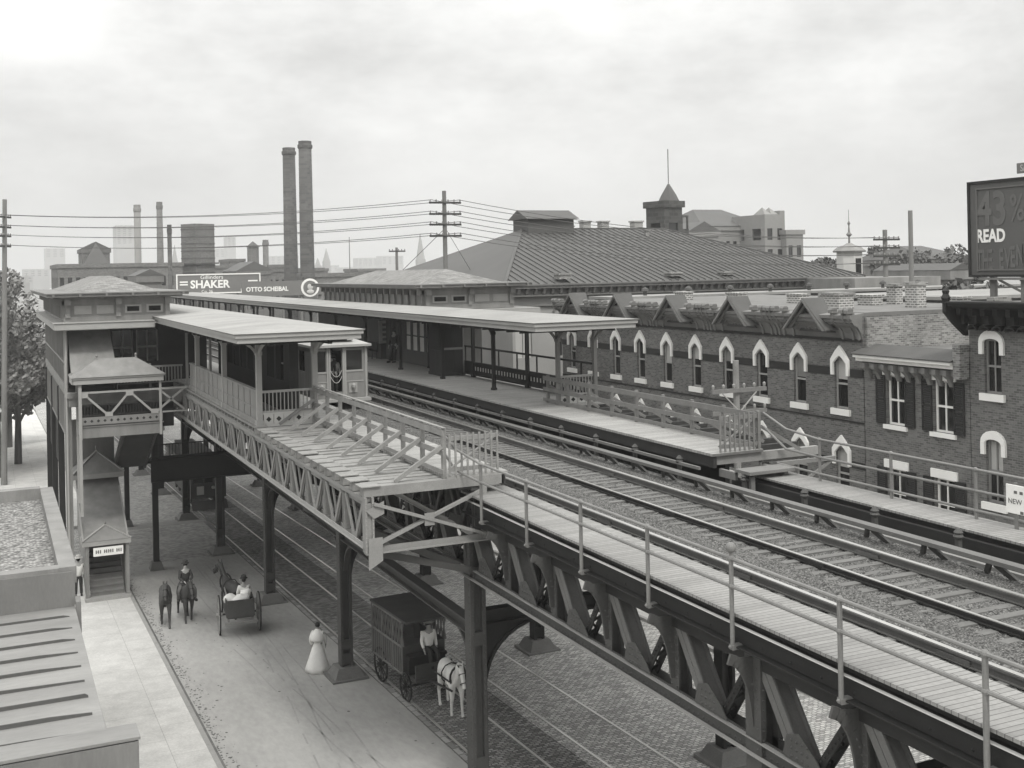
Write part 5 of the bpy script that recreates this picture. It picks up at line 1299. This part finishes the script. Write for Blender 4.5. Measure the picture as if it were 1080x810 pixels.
for i,(l,dz,h) in enumerate(zip('THE EVENING',[0,0,0,0,.02,.08,.17,.28,.42,.58,.76],[1]*11)):
    if l!=' ': text_obj('lettering',l,1.0,m_faint,bb,SM(29.5-.24*i,13.66+dz*.5),.006,sx=.42*(1 if l!='I' else 1),bold=.02)
tsn_=thing('roof_sign','small dark signboard on a post above the big billboard','sign',(31.8,27.5,16.75))
b=MB(); b.box((31.75,24.5,16.9),(31.83,27.95,17.25)); b.obj('board',m_sign,tsn_)
b=MB(); b.box((31.78,27.55,16.6),(31.88,27.65,16.899)); b.box((31.78,25,16.6),(31.88,25.1,16.899)); b.obj('post',m_pole,tsn_)
text_obj('lettering','SATU',.32,m_cream,tsn_,Matrix.Translation((-.062,.3,.22)) @ Matrix(((0,0,-1,0),(-1,0,0,0),(0,1,0,0),(0,0,0,1))),.004,sx=.8)
# long low building behind the row, chimneys between
lb=thing('warehouse','long low grey warehouse with pale roof edge and small vents behind the row houses','warehouse',(48,58,0))
b=MB(); b.box((33.5,58.2,-1),(80,61.0,12.1)); b.obj('wall',m_plaind,lb)
b=MB(); b.box((33.2,57.9,12.1),(80,61.2,12.25)); b.obj('roof',m_roof2,lb)
for i in range(8):
    p=36+i*3.1; b=MB(); b.lathe((p,59.2,12.25),[(.12,0),(.12,.22),(.24,.26),(.2,.4),(.05,.5)],8); b.obj('roof_vent',m_steel3,lb)
ch_specs=[(885,921,308,340,46,'wide pale chequered brick chimney rising beside the last row house gable'),(968,990,297,340,46,'tall chequered brick chimney rising in front of the plain pole'),(945,962,299,318,50,'low brick chimney behind the plain pole'),(835,868,309,318,47,'low dark brick chimney between two row house gables')]
for (xa,xb,ya,yb,Z,l) in ch_specs:
    if l.startswith('low dark'): continue
    a=at(xa,yb,Z); d=at(xb,ya,Z); w_=abs(xb-xa)*Z/1200*.9
    c=thing('chimney',l,'chimney',(a.x+w_/2,a.y,a.z-3),None)
    b=MB(); b.box((a.x,a.y,8),(a.x+w_*.62,a.y+w_*.9,d.z-.12)); b.obj('shaft',m_brickc,c)
    b=MB(); b.box((a.x-.06,a.y-.06,d.z-.119),(a.x+w_*.62+.06,a.y+w_*.9+.06,d.z)); b.obj('cap',m_brick2,c)
gw=thing('brick_outbuilding','plain grey rendered back building with a flat roof behind the small shuttered house','outbuilding',(42,36,0))
b=MB(); b.box((38.5,37.5,-1),(52,46,12.25)); b.box((44,29,-1),(56,37,11.9)); b.obj('wall',m_plaind,gw)
b=MB(); b.box((38.3,37.3,12.25),(52.2,46.2,12.4)); b.box((43.8,28.8,11.9),(56.2,37.2,12.05)); b.obj('roof',m_roof2,gw)
# ------------------------------------------------------------------ big hip roofed hall across the cross street
ar=thing('hall','huge grey hall with a seamed metal hip roof, roof monitor and bracketed cornice','hall',(45,80,0))
p0,p1,t0,t1,ze=30.0,59.4,66.4,96.4,13.0
b=MB()
aops=[(31+i*2.9,32.2+i*2.9,8.2,11.0) for i in range(10)]
facade(b,lambda u,z,d:(u,t0+.8+d,z),p0+.8,p1-.8,-2,12.9,aops,.25)
facade(b,lambda u,z,d:(p0+.8+d,u,z),t0+.8,t1-.8,-2,12.9,[],.25); facade(b,lambda u,z,d:(p1-.8-d,u,z),t0+.8,t1-.8,-2,12.9,[],.25); b.obj('wall',mat('hall_painted_brick',.3,.85,.2,.4,20,.12,.2,.006),ar)
for i,o_ in enumerate(aops):
    b=MB(); b.box((o_[0],t0+1.02,o_[2]),(o_[1],t0+1.03,o_[3])); w_=b.obj('window',m_glass if i%3 else m_curtain,ar)
    b=MB(); m_=(o_[0]+o_[1])/2
    for k in range(6):
        a_,c2=math.pi*k/6,math.pi*(k+1)/6; b.beam((m_+.72*math.cos(a_),t0+.76,o_[3]+.1+.4*math.sin(a_)),(m_+.72*math.cos(c2),t0+.76,o_[3]+.1+.4*math.sin(c2)),.08,.14,(math.cos(a_),0,math.sin(a_)))
    b.box((m_-.03,t0+.98,o_[2]),(m_+.03,t0+1.0,o_[3])); b.obj('arched_hood',m_plaind,w_)
b=MB()
b.box((p0+.3,t0+.3,12.2),(p1-.3,t0+.79,12.3)); b.box((p0+.3,t0+.4,12.301),(p1-.3,t0+.79,12.62)); b.box((p0-.1,t0-.1,12.9),(p1+.1,t1+.1,13.0)); b.box((p0,t0,12.72),(p1,t1,12.899))
p=p0+.4
while p<p1-.3: b.prism([(p-.1,t0+.05,12.71),(p-.1,t0+.39,12.71),(p-.1,t0+.39,12.32),(p-.1,t0+.25,12.34)],(.2,0,0)); p+=.62
b.box((p0+.5,t0+.6,11.55),(p1-.5,t0+.79,11.66)); b.obj('cornice',m_plaind,ar)
b=MB(); zr=17.15; a,c,d,e=(p0-.1,t0-.1,ze),(p1+.1,t0-.1,ze),(p1+.1,t1+.1,ze),(p0-.1,t1+.1,ze); r0,r1=(38.3,81.4,zr),(51.2,81.4,zr)
b.poly([a,c,r1,r0]); b.poly([c,d,r1]); b.poly([d,e,r0,r1]); b.poly([e,a,r0])
def onfront(p,f): # f 0 eave..1 ridge
    return None
p=p0+.7
sl_=(zr-ze)/(81.4-t0+.1)
while p<p1:
    # front plane rises along t until the hip lines
    L=81.4-(t0-.1)
    if p<r0[0]: L=(p-(p0-.1))/(r0[0]-(p0-.1))*L
    elif p>r1[0]: L=((p1+.1)-p)/((p1+.1)-r1[0])*L
    if L>.3: b.beam((p,t0-.1,ze+.03),(p,t0-.1+L,ze+.03+sl_*L),.045,.09)
    p+=.56
b.beam(a,r0,.2,.14); b.beam(c,r1,.2,.14); b.beam(r0,r1,.2,.16)
rf=b.obj('roof',m_tind,ar)
mo=MB(); mo.box((38.2,80.0,16.3),(42.2,82.8,17.95)); o=mo.obj('roof_monitor',m_tind,rf)
b=MB(); b.prism([(37.9,79.6,17.9),(37.9,83.2,17.9),(37.9,81.4,18.65)],(4.6,0,0)); b.obj('monitor_roof',m_tind,o)
for (x,ya,yb,w_,Z) in ((617,233,243,9,94),(636,233,243,9,94),(671,233,243,10,96),(602,238,246,4,92),(682,242,248,4,92),(593,288,300,13,75),(710,287,298,13,79),(765,286,297,11,81),(546,244,250,3,90)):
    q=at(x,ya,Z); w2=w_*Z/1200/2; b=MB(); b.box((q.x-w2,q.y-w2,13.3),(q.x+w2,q.y+w2,q.z-.12)); b.box((q.x-w2-.08,q.y-w2-.08,q.z-.119),(q.x+w2+.08,q.y+w2+.08,q.z)); b.obj('chimney',m_brickc if w_>5 and ya<260 else m_brick2,rf)
# ------------------------------------------------------------------ generic building with windows
def block(name,label,cat,x,yt,w,dpt,Z,mt,floors=0,bays=0,roof=None,group=None,rot=0,zb=None,trim=True,win=m_black):
    q=at(x,yt,Z); h=q.z+6; W_=w*Z/1200
    B_=thing(name,label,cat,(q.x,q.y,-6),group,-TH*.0+rot)
    ops=[]; mg=W_/(bays+1) if bays else 0
    for f in range(floors):
        for k in range(bays):
            u=-W_/2+W_*(k+.5)/bays; fw=W_/bays*.26; fh=min(3.4,(h-8)/max(floors,1)) ; z=h-1.6-fh*(f+1)+fh*.25; ops.append((u-fw,u+fw,z,z+fh*.55))
    b=MB(); facade(b,lambda u,z,d:(u,d,z),-W_/2,W_/2,0,h,ops,.3)
    sops=[(o_[0]*dpt/W_+dpt/2,o_[1]*dpt/W_+dpt/2,o_[2],o_[3]) for o_ in ops]
    facade(b,lambda u,z,d:(-W_/2+d,u,z),0,dpt,0,h,sops,.3); facade(b,lambda u,z,d:(W_/2-d,u,z),0,dpt,0,h,[],.3)
    b.poly([(-W_/2,dpt,0),(W_/2,dpt,0),(W_/2,dpt,h),(-W_/2,dpt,h)]); b.poly([(-W_/2,0,h),(W_/2,0,h),(W_/2,dpt,h),(-W_/2,dpt,h)]); b.obj('wall',mt,B_,True)
    for i,o_ in enumerate(ops):
        b=MB(); b.box((o_[0],.2,o_[2]),(o_[1],.22,o_[3])); b.obj('window',m_glass,B_,True)
    if trim: b=MB(); b.box((-W_/2-.25,-.25,h-.5),(W_/2+.25,dpt+.25,h+.25)); b.obj('cornice',mt,B_,True)
    if roof=='gable':
        b=MB(); b.prism([(-W_/2-.3,-.3,h+.26),(W_/2+.3,-.3,h+.26),(0,-.3,h+.26+W_*.28)],(0,dpt+.6,0)); b.obj('roof',m_tind,B_,True)
    if roof=='hip':
        b=MB(); hip(b,-W_/2-.4,W_/2+.4,-.4,dpt+.4,h+.26,W_*.25,(W_*.3,)); b.obj('roof',m_tind,B_,True)
    return B_,W_,h
def stack(label,x,yt,w,Z,rb=1.15,mt=None,group='factory smokestacks'):
    q=at(x,yt,Z); r=w*Z/2400; h=q.z+6
    S=thing('smokestack',label,'smokestack',(q.x,q.y,-6),group)
    b=MB(); b.lathe((0,0,0),[(r*rb*1.1,0),(r*rb,.3*h),(r,h-1.6)],20); b.obj('shaft',mt or m_stack,S,True,True)
    b=MB(); b.lathe((0,0,h-1.6),[(r*1.0,0),(r*1.16,.3),(r*1.16,.8),(r*1.02,1.0),(r*1.02,1.6)],20); b.obj('crown',mt or m_stack,S,True); return S
stack('tall dark twin smokestack, the shorter one with a flared crown',304.5,156,13,235)
stack('tallest dark smokestack, right beside its slightly shorter twin',321.5,149,13.5,228)
stack('thin pale smokestack rising above the near station roof, capless neighbour of the tapering one',144.5,216,7,235,1.0,m_far)
stack('thin tapering smokestack second of the pair above the near station roof',168,213,6,235,1.35,m_mill)
stack('short thin smokestack close to the square windowless tower',178.5,237,4.5,190,1.0,m_stack)
stack('short stubby smokestack beside the round water tank',280,253,6,300,1.0,m_mill)
mill,_,_=block('factory','long low brick factory with pale parapet beyond the near station','factory',128,279,125,25,215,m_mill,2,16)
block('clock_house','pointed gable house with a round window rising above the long factory','factory building',101,264,28,10,240,m_mill,0,0,'gable')
q=at(101,264,239.5); t_=MB()
cg=thing('turret','steep pointed turret with a round window above the factory roof','turret',(q.x,q.y,q.z-4))
t_.box((-2.2,-2,-4),(2.2,2,1.0)); t_.obj('body',m_mill,cg,True)
b=MB(); hip(b,-2.6,2.6,-2.4,2.4,1.0,4.6,0); b.obj('roof',m_tind,cg,True)
b=MB(); b.tube((0,-2.1,-1),(0,-2.02,-1),1.0,16); b.obj('round_window',m_glass,cg,True)
tw,W_,h=block('tower','square windowless banded masonry tower standing on the factory','tower',216,236,25,4.6,235,m_mill,0,0,None,None,R(30),None,False)
b=MB()
for k in range(10): b.box((-W_/2-.06,-.06,h-1.2-k*1.5),(W_/2+.06,4.66,h-1.0-k*1.5))
b.box((-W_/2-.6,-.6,h-8.3),(W_/2+.6,5.2,h-8.0)); b.obj('band_course',m_stack,tw,True)
wt=thing('water_tank','round water tank with a conical lid above the far factory','water tank',tuple(at(267,275,300)-V((0,0,2))))
b=MB(); b.lathe((0,0,0),[(1.5,0),(1.5,5.6)],16); b.obj('tank',m_mill,wt,True); b=MB(); b.lathe((0,0,5.6),[(1.8,0),(.1,1.5)],16); b.obj('lid',m_tind,wt,True)
for p,q_ in ((1,1),(1,-1),(-1,1),(-1,-1)):
    b=MB(); b.box((p-.12,q_-.12,-14),(p+.12,q_+.12,0)); b.obj('leg',m_steel,wt,True)
block('factory','low factory with a shallow pediment roof beside the twin smokestacks','factory',268,287,36,14,230,m_mill,2,6,'gable')
block('factory','grey two storey factory wing directly behind the twin smokestacks','factory',312,284,60,16,262,m_mill,2,9)
block('factory','flat roofed long building with a railing to the right of the smokestacks','factory',358,289,50,14,220,m_mill,2,8)
block('shed','small gabled shed by the left end of the advertising boards','shed',158,293,24,8,130,m_plaind,1,2,'gable')
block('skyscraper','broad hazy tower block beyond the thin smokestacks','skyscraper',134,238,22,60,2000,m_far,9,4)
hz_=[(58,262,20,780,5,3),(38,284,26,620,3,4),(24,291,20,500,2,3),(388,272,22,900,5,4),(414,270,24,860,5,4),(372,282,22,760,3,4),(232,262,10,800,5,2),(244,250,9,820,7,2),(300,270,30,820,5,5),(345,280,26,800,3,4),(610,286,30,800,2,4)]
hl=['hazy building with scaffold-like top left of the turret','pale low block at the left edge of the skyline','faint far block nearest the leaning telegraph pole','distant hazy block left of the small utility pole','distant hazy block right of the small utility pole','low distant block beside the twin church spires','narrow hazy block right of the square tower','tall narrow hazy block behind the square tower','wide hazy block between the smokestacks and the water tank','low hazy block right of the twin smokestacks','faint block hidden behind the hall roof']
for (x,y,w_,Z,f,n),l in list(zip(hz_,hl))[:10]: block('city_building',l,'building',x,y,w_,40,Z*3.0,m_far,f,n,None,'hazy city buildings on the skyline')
def spire(label,x,yt,Z,w_,hh):
    q=at(x,yt,Z); S=thing('church_spire',label,'church spire',(q.x,q.y,q.z-hh),'hazy church spires')
    b=MB(); b.lathe((0,0,hh*.35),[(w_,0),(w_*.1,hh*.62),(w_*.05,hh*.65)],8); b.obj('steeple',m_far,S,True)
    b=MB(); b.box((-w_*.9,-w_*.9,-12),(w_*.9,w_*.9,hh*.35)); b.obj('tower',m_far,S,True)
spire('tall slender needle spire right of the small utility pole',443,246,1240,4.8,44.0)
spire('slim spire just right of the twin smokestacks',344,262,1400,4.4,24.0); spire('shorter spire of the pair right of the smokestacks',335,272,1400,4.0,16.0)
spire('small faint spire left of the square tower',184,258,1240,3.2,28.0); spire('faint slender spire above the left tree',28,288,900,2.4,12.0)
for (x,y,w_,Z,f,n),l in zip([(232,281,40,285,2,7),(250,274,16,300,2,3),(292,280,18,300,2,3),(338,284,16,320,2,3),(392,284,30,330,2,5),(205,284,40,250,2,7)],['brick loft building left of the round water tank','narrow loft building with tall windows next to the water tank','loft building between the water tank and the smokestacks','narrow loft building right of the twin smokestacks','long loft building below the small utility pole','brick mill wing at the foot of the square tower']):
    block('factory',l,'factory',x,y,w_,14,Z,m_mill,f,n,group='mill buildings of the left skyline')
# advertising boards
ab=thing('billboard','wide pale framed advertising board lettered SHAKER beyond the platform roof','billboard',tuple(at(231,299,118)))
def board(o,w_,h_,fr=True):
    b=MB(); b.box((-w_/2,0,-h_/2),(w_/2,.15,h_/2)); b.obj('board',m_sign,o,True)
    if fr:
        b=MB(); b.box((-w_/2,-.06,h_/2-.12),(w_/2,-.002,h_/2)); b.box((-w_/2,-.06,-h_/2),(w_/2,-.002,-h_/2+.12)); b.box((-w_/2,-.06,-h_/2+.121),(-w_/2+.12,-.002,h_/2-.121)); b.box((w_/2-.12,-.06,-h_/2+.121),(w_/2,-.002,h_/2-.121)); b.obj('frame',m_letter,o,True)
    b=MB()
    for k in range(5): x=-w_/2+.4+(w_-.8)*k/4; b.box((x-.1,.15,-h_/2-9),(x+.1,.35,h_/2))
    b.obj('support',m_pole,o,True)
FR=Matrix(((1,0,0,0),(0,0,-1,0),(0,1,0,0),(0,0,0,1)))
def TM(x,z): return Matrix.Translation((x,-.02,z)) @ FR
board(ab,8.6,2.05)
text_obj('lettering','SHAKER',1.12,m_letter,ab,TM(-2.9,-.42),.01,sx=.98,bold=.035)
text_obj('lettering','Gillinders',.55,m_letter,ab,TM(-1.9,.5),.01,sx=1.1)
text_obj('lettering','L.E.',.5,m_letter,ab,TM(2.2,-.92),.01)
text_obj('lettering','Co. 36',.42,m_letter,ab,TM(-1.8,-.92),.01)
b=MB()
for x0,x1 in ((-3.95,-3.15),(3.0,4.0)):
    for z in (.15,-.12): b.box((x0,-.02,z),(x1,-.004,z+.14))
b.obj('small_print',m_letter,ab,True)
ob=thing('billboard','grey advertising board lettered OTTO SCHEIBAL with a round portrait emblem','billboard',tuple(at(299,304,116)))
board(ob,8.4,1.5,False)
text_obj('lettering','OTTO SCHEIBAL',.62,m_letter,ob,TM(-3.8,-.25),.01,sx=.92,bold=.02)
b=MB(); b.tube((2.75,-.05,0),(2.75,-.01,0),.95,20); o=b.obj('emblem_ring',m_letter,ob,True); b=MB(); b.tube((2.75,-.1,0),(2.75,-.052,0),.72,20); b.obj('emblem_disc',m_sign,o,True); b=MB(); b.sph((2.75,-.13,.1),.32,10,7,(1,.2,1)); b.sph((2.75,-.13,-.42),.4,10,7,(1,.2,.6)); b.obj('portrait_bust',m_cream,o,True)
# tower with cap and flagpole, hospital group, cupola
tb_,W_,h=block('tower','dark brick tower with conical cap and flagpole behind the hall roof','tower',710,214,25,3.2,132,m_stack,1,1,None,None,R(10),None,True)
b=MB(); b.lathe((.6,1.4,h+.3),[(1.25,0),(.9,.7),(.12,2.0)],10); b.obj('cap',m_tind,tb_,True)
b=MB(); b.tube((.6,1.4,h+2.2),(.6,1.4,h+6.4),.06,6); b.obj('flagpole',m_pole,tb_,True)
b=MB(); b.box((W_/2,.2,h-6),(W_/2+1.2,1.8,h-3.0)); b.box((W_/2+.1,.2,h-3),(W_/2+.25,.4,h-1.6)); b.box((W_/2+1.0,.2,h-3),(W_/2+1.15,.4,h-1.6)); b.box((W_/2,.2,h-1.6),(W_/2+1.2,1.8,h-1.4)); b.obj('balcony',m_stack,tb_,True)
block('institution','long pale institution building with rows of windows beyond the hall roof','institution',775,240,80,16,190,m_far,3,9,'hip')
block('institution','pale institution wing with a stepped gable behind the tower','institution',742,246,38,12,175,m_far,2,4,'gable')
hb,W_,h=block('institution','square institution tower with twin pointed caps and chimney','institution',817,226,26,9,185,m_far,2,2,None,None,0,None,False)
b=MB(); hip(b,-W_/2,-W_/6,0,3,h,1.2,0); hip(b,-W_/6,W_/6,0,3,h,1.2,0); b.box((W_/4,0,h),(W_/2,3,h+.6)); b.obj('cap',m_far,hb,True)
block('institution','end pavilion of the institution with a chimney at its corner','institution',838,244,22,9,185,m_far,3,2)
cu=thing('cupola','small pale cupola with wavy eaves and a tall finial beyond the hall','cupola',tuple(at(896,275,100)-V((0,0,1))))
b=MB(); b.lathe((0,0,0),[(1.15,-3),(1.15,1.75)],8); b.obj('drum',m_cream,cu,True)
b=MB(); b.box((-.25,-1.2,-.3),(.25,-1.06,1.2)); b.obj('louvre_window',m_black,cu,True)
b=MB(); b.lathe((0,0,1.75),[(1.45,0),(1.5,.12),(1.0,.5),(.5,.62),(.22,.8)],8); b.obj('roof',m_plain,cu,True)
b=MB(); b.lathe((0,0,2.5),[(.1,0),(.08,.6),(.28,.8),(.1,1.0),(.06,1.6),(.14,1.8),(.03,2.0),(.02,3.0)],8); b.obj('finial',m_plaind,cu,True)
block('house','broad pale roofed house behind the trees by the billboard','house',1005,275,60,14,140,m_plain,0,0,'hip')
block('house','small steep gabled house left of the billboard','house',1012,288,26,8,90,m_plain,1,1,'gable')
block('house','low pale house with a whitewashed wall beyond the chimneys','house',945,296,110,8,80,m_plain,0,0)
# ------------------------------------------------------------------ left foreground building
fb=thing('building','near corner building seen from above with gravel roof and lower seamed tin roof','building',(0,32,0))
b=MB(); b.box((-12,29.6,gz(30)-.5),(1.72,41.2,6.6)); b.box((-12,20.15,gz(30)-.5),(1.55,29.6,5.55)); b.obj('wall',m_plain,fb)
b=MB(); b.box((-12,29.95,6.6),(1.38,40.9,6.68)); b.obj('gravel_roof',m_ballastr,fb)
b=MB(); b.box((1.38,29.6,6.6),(1.78,41.25,7.0)); b.box((-12,29.55,6.55),(1.38,29.95,7.0)); b.box((-12,40.85,6.6),(1.38,41.3,7.05)); b.obj('coping',m_plain,fb)
b=MB(); b.box((-12,29.5,5.6),(1.72,29.549,6.9)); b.obj('parapet_face',m_plaind,fb)
b=MB(); b.hexa([(-12,20.66,5.56),(1.72,20.66,5.56),(1.72,29.49,5.56),(-12,29.49,5.56),(-12,20.66,6.02),(1.72,20.66,6.02),(1.72,29.49,6.06),(-12,29.49,6.06)])
tr_=b.obj('tin_roof',m_tin,fb)
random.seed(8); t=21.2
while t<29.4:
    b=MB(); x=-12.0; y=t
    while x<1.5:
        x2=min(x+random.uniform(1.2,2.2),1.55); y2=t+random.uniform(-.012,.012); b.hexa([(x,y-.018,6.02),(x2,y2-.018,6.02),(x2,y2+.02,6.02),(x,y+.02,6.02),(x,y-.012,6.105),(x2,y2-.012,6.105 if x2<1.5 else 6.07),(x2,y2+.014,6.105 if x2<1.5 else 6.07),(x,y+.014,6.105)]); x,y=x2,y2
    b.obj('seam',m_tind,tr_); t+=.93  # dark rib colour paints in the shaded sides of the seams
b=MB(); b.box((-12,20.1,4.2),(2.1,20.655,6.22)); b.box((-12,20.05,6.221),(2.16,20.7,6.27)); b.obj('front_parapet',m_tin,fb)
b=MB(); b.box((-12,20.03,4.2),(2.11,20.049,6.2)); b.box((2.11,20.03,4.2),(2.13,20.655,6.2)); b.obj('parapet_face',m_plaind,fb)  # thin darker boards put the front's shade into their colour
b=MB(); b.prism([(1.73,29.2,5.3),(1.73,29.48,5.3),(1.73,29.48,6.3),(1.73,29.3,6.2)],(.12,0,0)); b.obj('gutter_bracket',m_plaind,fb)
lh=thing('house','plain pale building beyond the tree at the far left corner','house',(-14,130,0))
b=MB(); b.box((-30,100,-6),(-4,140,8)); b.obj('wall',m_plain,lh); b=MB(); b.box((-30.4,99.6,8),(-3.6,140.4,8.4)); b.obj('cornice',m_plaind,lh)
# ------------------------------------------------------------------ telegraph poles and wires
def pole(label,base,top,arms,r=.15,pm=None,braces=False,group='telegraph poles',ad=(1,0),aw=1.2,lean=0):
    b_=V(base); P=thing('telegraph_pole',label,'telegraph pole',tuple(b_),group)
    b=MB(); b.tube((0,0,0),(lean,0,top-b_.z),r*1.25,10,r*.85); b.obj('shaft',pm or m_pole,P,True)
    for z in arms:
        zz=z-b_.z; lx=lean*zz/(top-b_.z); b=MB(); b.beam((lx-ad[0]*aw,-ad[1]*aw-.16,zz),(lx+ad[0]*aw,ad[1]*aw-.16,zz),.1,.14); A_=b.obj('crossarm',m_arm if pm is None else m_pole,P,True)
        for k in range(6):
            b=MB(); u=(-1+2*k/5)*.94*aw; b.lathe((lx+ad[0]*u,ad[1]*u-.16,zz+.06),[(.025,0),(.05,.06),(.055,.14),(.02,.18)],6)
            b.obj('insulator',m_insul,A_,True)
        if braces:
            b=MB()
            for s in(-1,1): b.beam((lx,-.2,zz-.75),(lx+s*ad[0]*aw*.62,s*ad[1]*aw*.62-.2,zz-.08),.03,.04)
            b.obj('brace',m_panell,A_,True)
    return P
pole('tall telegraph pole with four crossarms in front of the hall roof corner',(29.35,75.2,gz(75)),19.65,[18.8,18.0,17.25,16.45],.17)
pole('telegraph pole with four crossarms beyond the last chimneys near the cupola',(58.57,63.2,gz(63)),16.3,[15.6,15.0,14.4,13.8],.19)
pole('leaning telegraph pole in the tree at the left edge',(.7,98,gz(98)),20.3,[18.9,18.1,17.4,16.6],.2,None,False,ad=(.5,.86),aw=.9,lean=.45)
pole('pale pole with two braced crossarms right in front of the brick row houses',(23.7,33.0,gz(33)+.13),10.65,[9.62,8.86],.13,m_wood,True,aw=1.15)
pole('small utility pole far off between the smokestacks and the hall',tuple(at(419,300,120)-V((0,0,8))),at(419,261,120).z,[at(419,265,120).z],.16,aw=.9)
pp=thing('flagpole','plain bare pole rising behind the tall chequered chimney','pole',tuple(at(961.5,300,62)-V((0,0,11))))
b=MB(); b.tube((0,0,0),(0,0,at(961.5,222,62).z-pp.location.z),.16,10,.12); b.obj('shaft',m_pole,pp,True)
mp=thing('mast','thin bare mast right of the twin smokestacks','mast',tuple(at(369,285,240)-V((0,0,9)))); b=MB(); b.tube((0,0,0),(0,0,16),.14,6,.07); b.obj('shaft',m_pole,mp,True)
def wire(label,a,c,sag):
    a,c=V(a),V(c); pts=[]
    for i in range(15):
        t=i/14; q=a.lerp(c,t); q.z-=sag*4*t*(1-t); pts.append(q)
    b=MB(); b.path(pts,.022,4); o=b.obj('telegraph_wire',m_wire); tag(o,label,'wire','telegraph wires'); return o
lv=['topmost','second','third','lowest']
for k,z in enumerate((18.9,18.1,17.35,16.55)):
    for j,u in enumerate((-1.05,1.05)):
        wire('telegraph wire of the %s crossarm between the leaning pole and the tall pole'%lv[k],(1.1+u*.3,97.5+u*.5,z+.15),(29.35+u,75.0,z+.1),.6)
        wire('telegraph wire of the %s crossarm running from the tall pole past the hall roof'%lv[k],(29.35+u,75.0,z+.1),(58.57+u,63.0,15.75-.6*k),.9)
for j,u in enumerate((-.8,.8)): wire('guy wire slanting down from the tall telegraph pole',(29.35,75.1,17.0),(29.35+u*5,78,12.5),0)
# ------------------------------------------------------------------ trees
def tree(label,base,top,rad,nl,seed,leafm,ls=.28,trunk=True,group='trees'):
    random.seed(seed); bx,by,bz_=base; H=top-bz_
    T_=thing('tree',label,'tree',(bx,by,bz_),group)
    b=MB(); b.tube((0,0,0),(.1,0,H*.45),.04*H*.6,8,.025*H*.6)
    tips=[]
    for i in range(11):
        a=random.uniform(0,6.28); h0=H*random.uniform(.25,.5); rr=rad*random.uniform(.4,.8); e=V((rr*math.cos(a),rr*math.sin(a),H*random.uniform(.4,.9)))
        b.tube((.05,0,h0),e,.012*H,5,.004*H); tips.append(e)
    b.obj('trunk',m_bark,T_,True)
    tips += [V((random.gauss(0,rad*.35),random.gauss(0,rad*.35),H*random.uniform(.35,.95))) for _ in range(16)]
    b=MB(); per=nl//len(tips)
    for e in tips:
        cr_=rad*random.uniform(.22,.42)
        for _ in range(per):
            d=V((random.gauss(0,1),random.gauss(0,1),random.gauss(0,.8))); d*=cr_*random.uniform(.35,1)**.6/max(d.length,.1)
            c=e+d
            if c.z<H*.12: continue
            n=V((random.uniform(-1,1),random.uniform(-1,1),random.uniform(.1,1))).normalized(); u=n.orthogonal().normalized(); v=n.cross(u); s=ls*random.uniform(.5,1.2)
            b.poly([c+u*s,c+v*s*.55+n*.03,c-u*s,c-v*s*.55-n*.03])
    b.obj('crown',leafm,T_,True); return T_
tree('leafy street tree at the left edge behind the leaning telegraph pole',(.2,103,gz(103)+.1),14.6,5.4,8500,1,m_leaf,.25)
tree('smaller leafy street tree close behind the station side wall',(2.0,112,gz(112)+.1),11.5,4.2,4500,2,m_leaf,.27)
tree('far street tree at the end of the left sidewalk',(1.5,128,gz(128)+.1),9.0,3.6,3500,9,m_leafp,.4)
tl=[((935,262),150,4.5,'hazy tree just right of the four armed pole'),((975,268),140,5.0,'round hazy tree behind the plain pole'),((998,276),120,4.2,'low hazy tree near the small steep gable'),((873,272),130,3.5,'hazy tree left of the cupola'),((748,262),160,4,'bushy hazy tree behind the hall ridge'),((1012,296),70,3,'pale shrub like tree behind the tall corner house')]
for i,((x,y),Z,r_,l) in enumerate(tl):
    q=at(x,y,Z); tree(l,(q.x,q.y,q.z-9),q.z,r_*.9,6500,30+i,m_leafp,.34,group='hazy trees on the skyline')
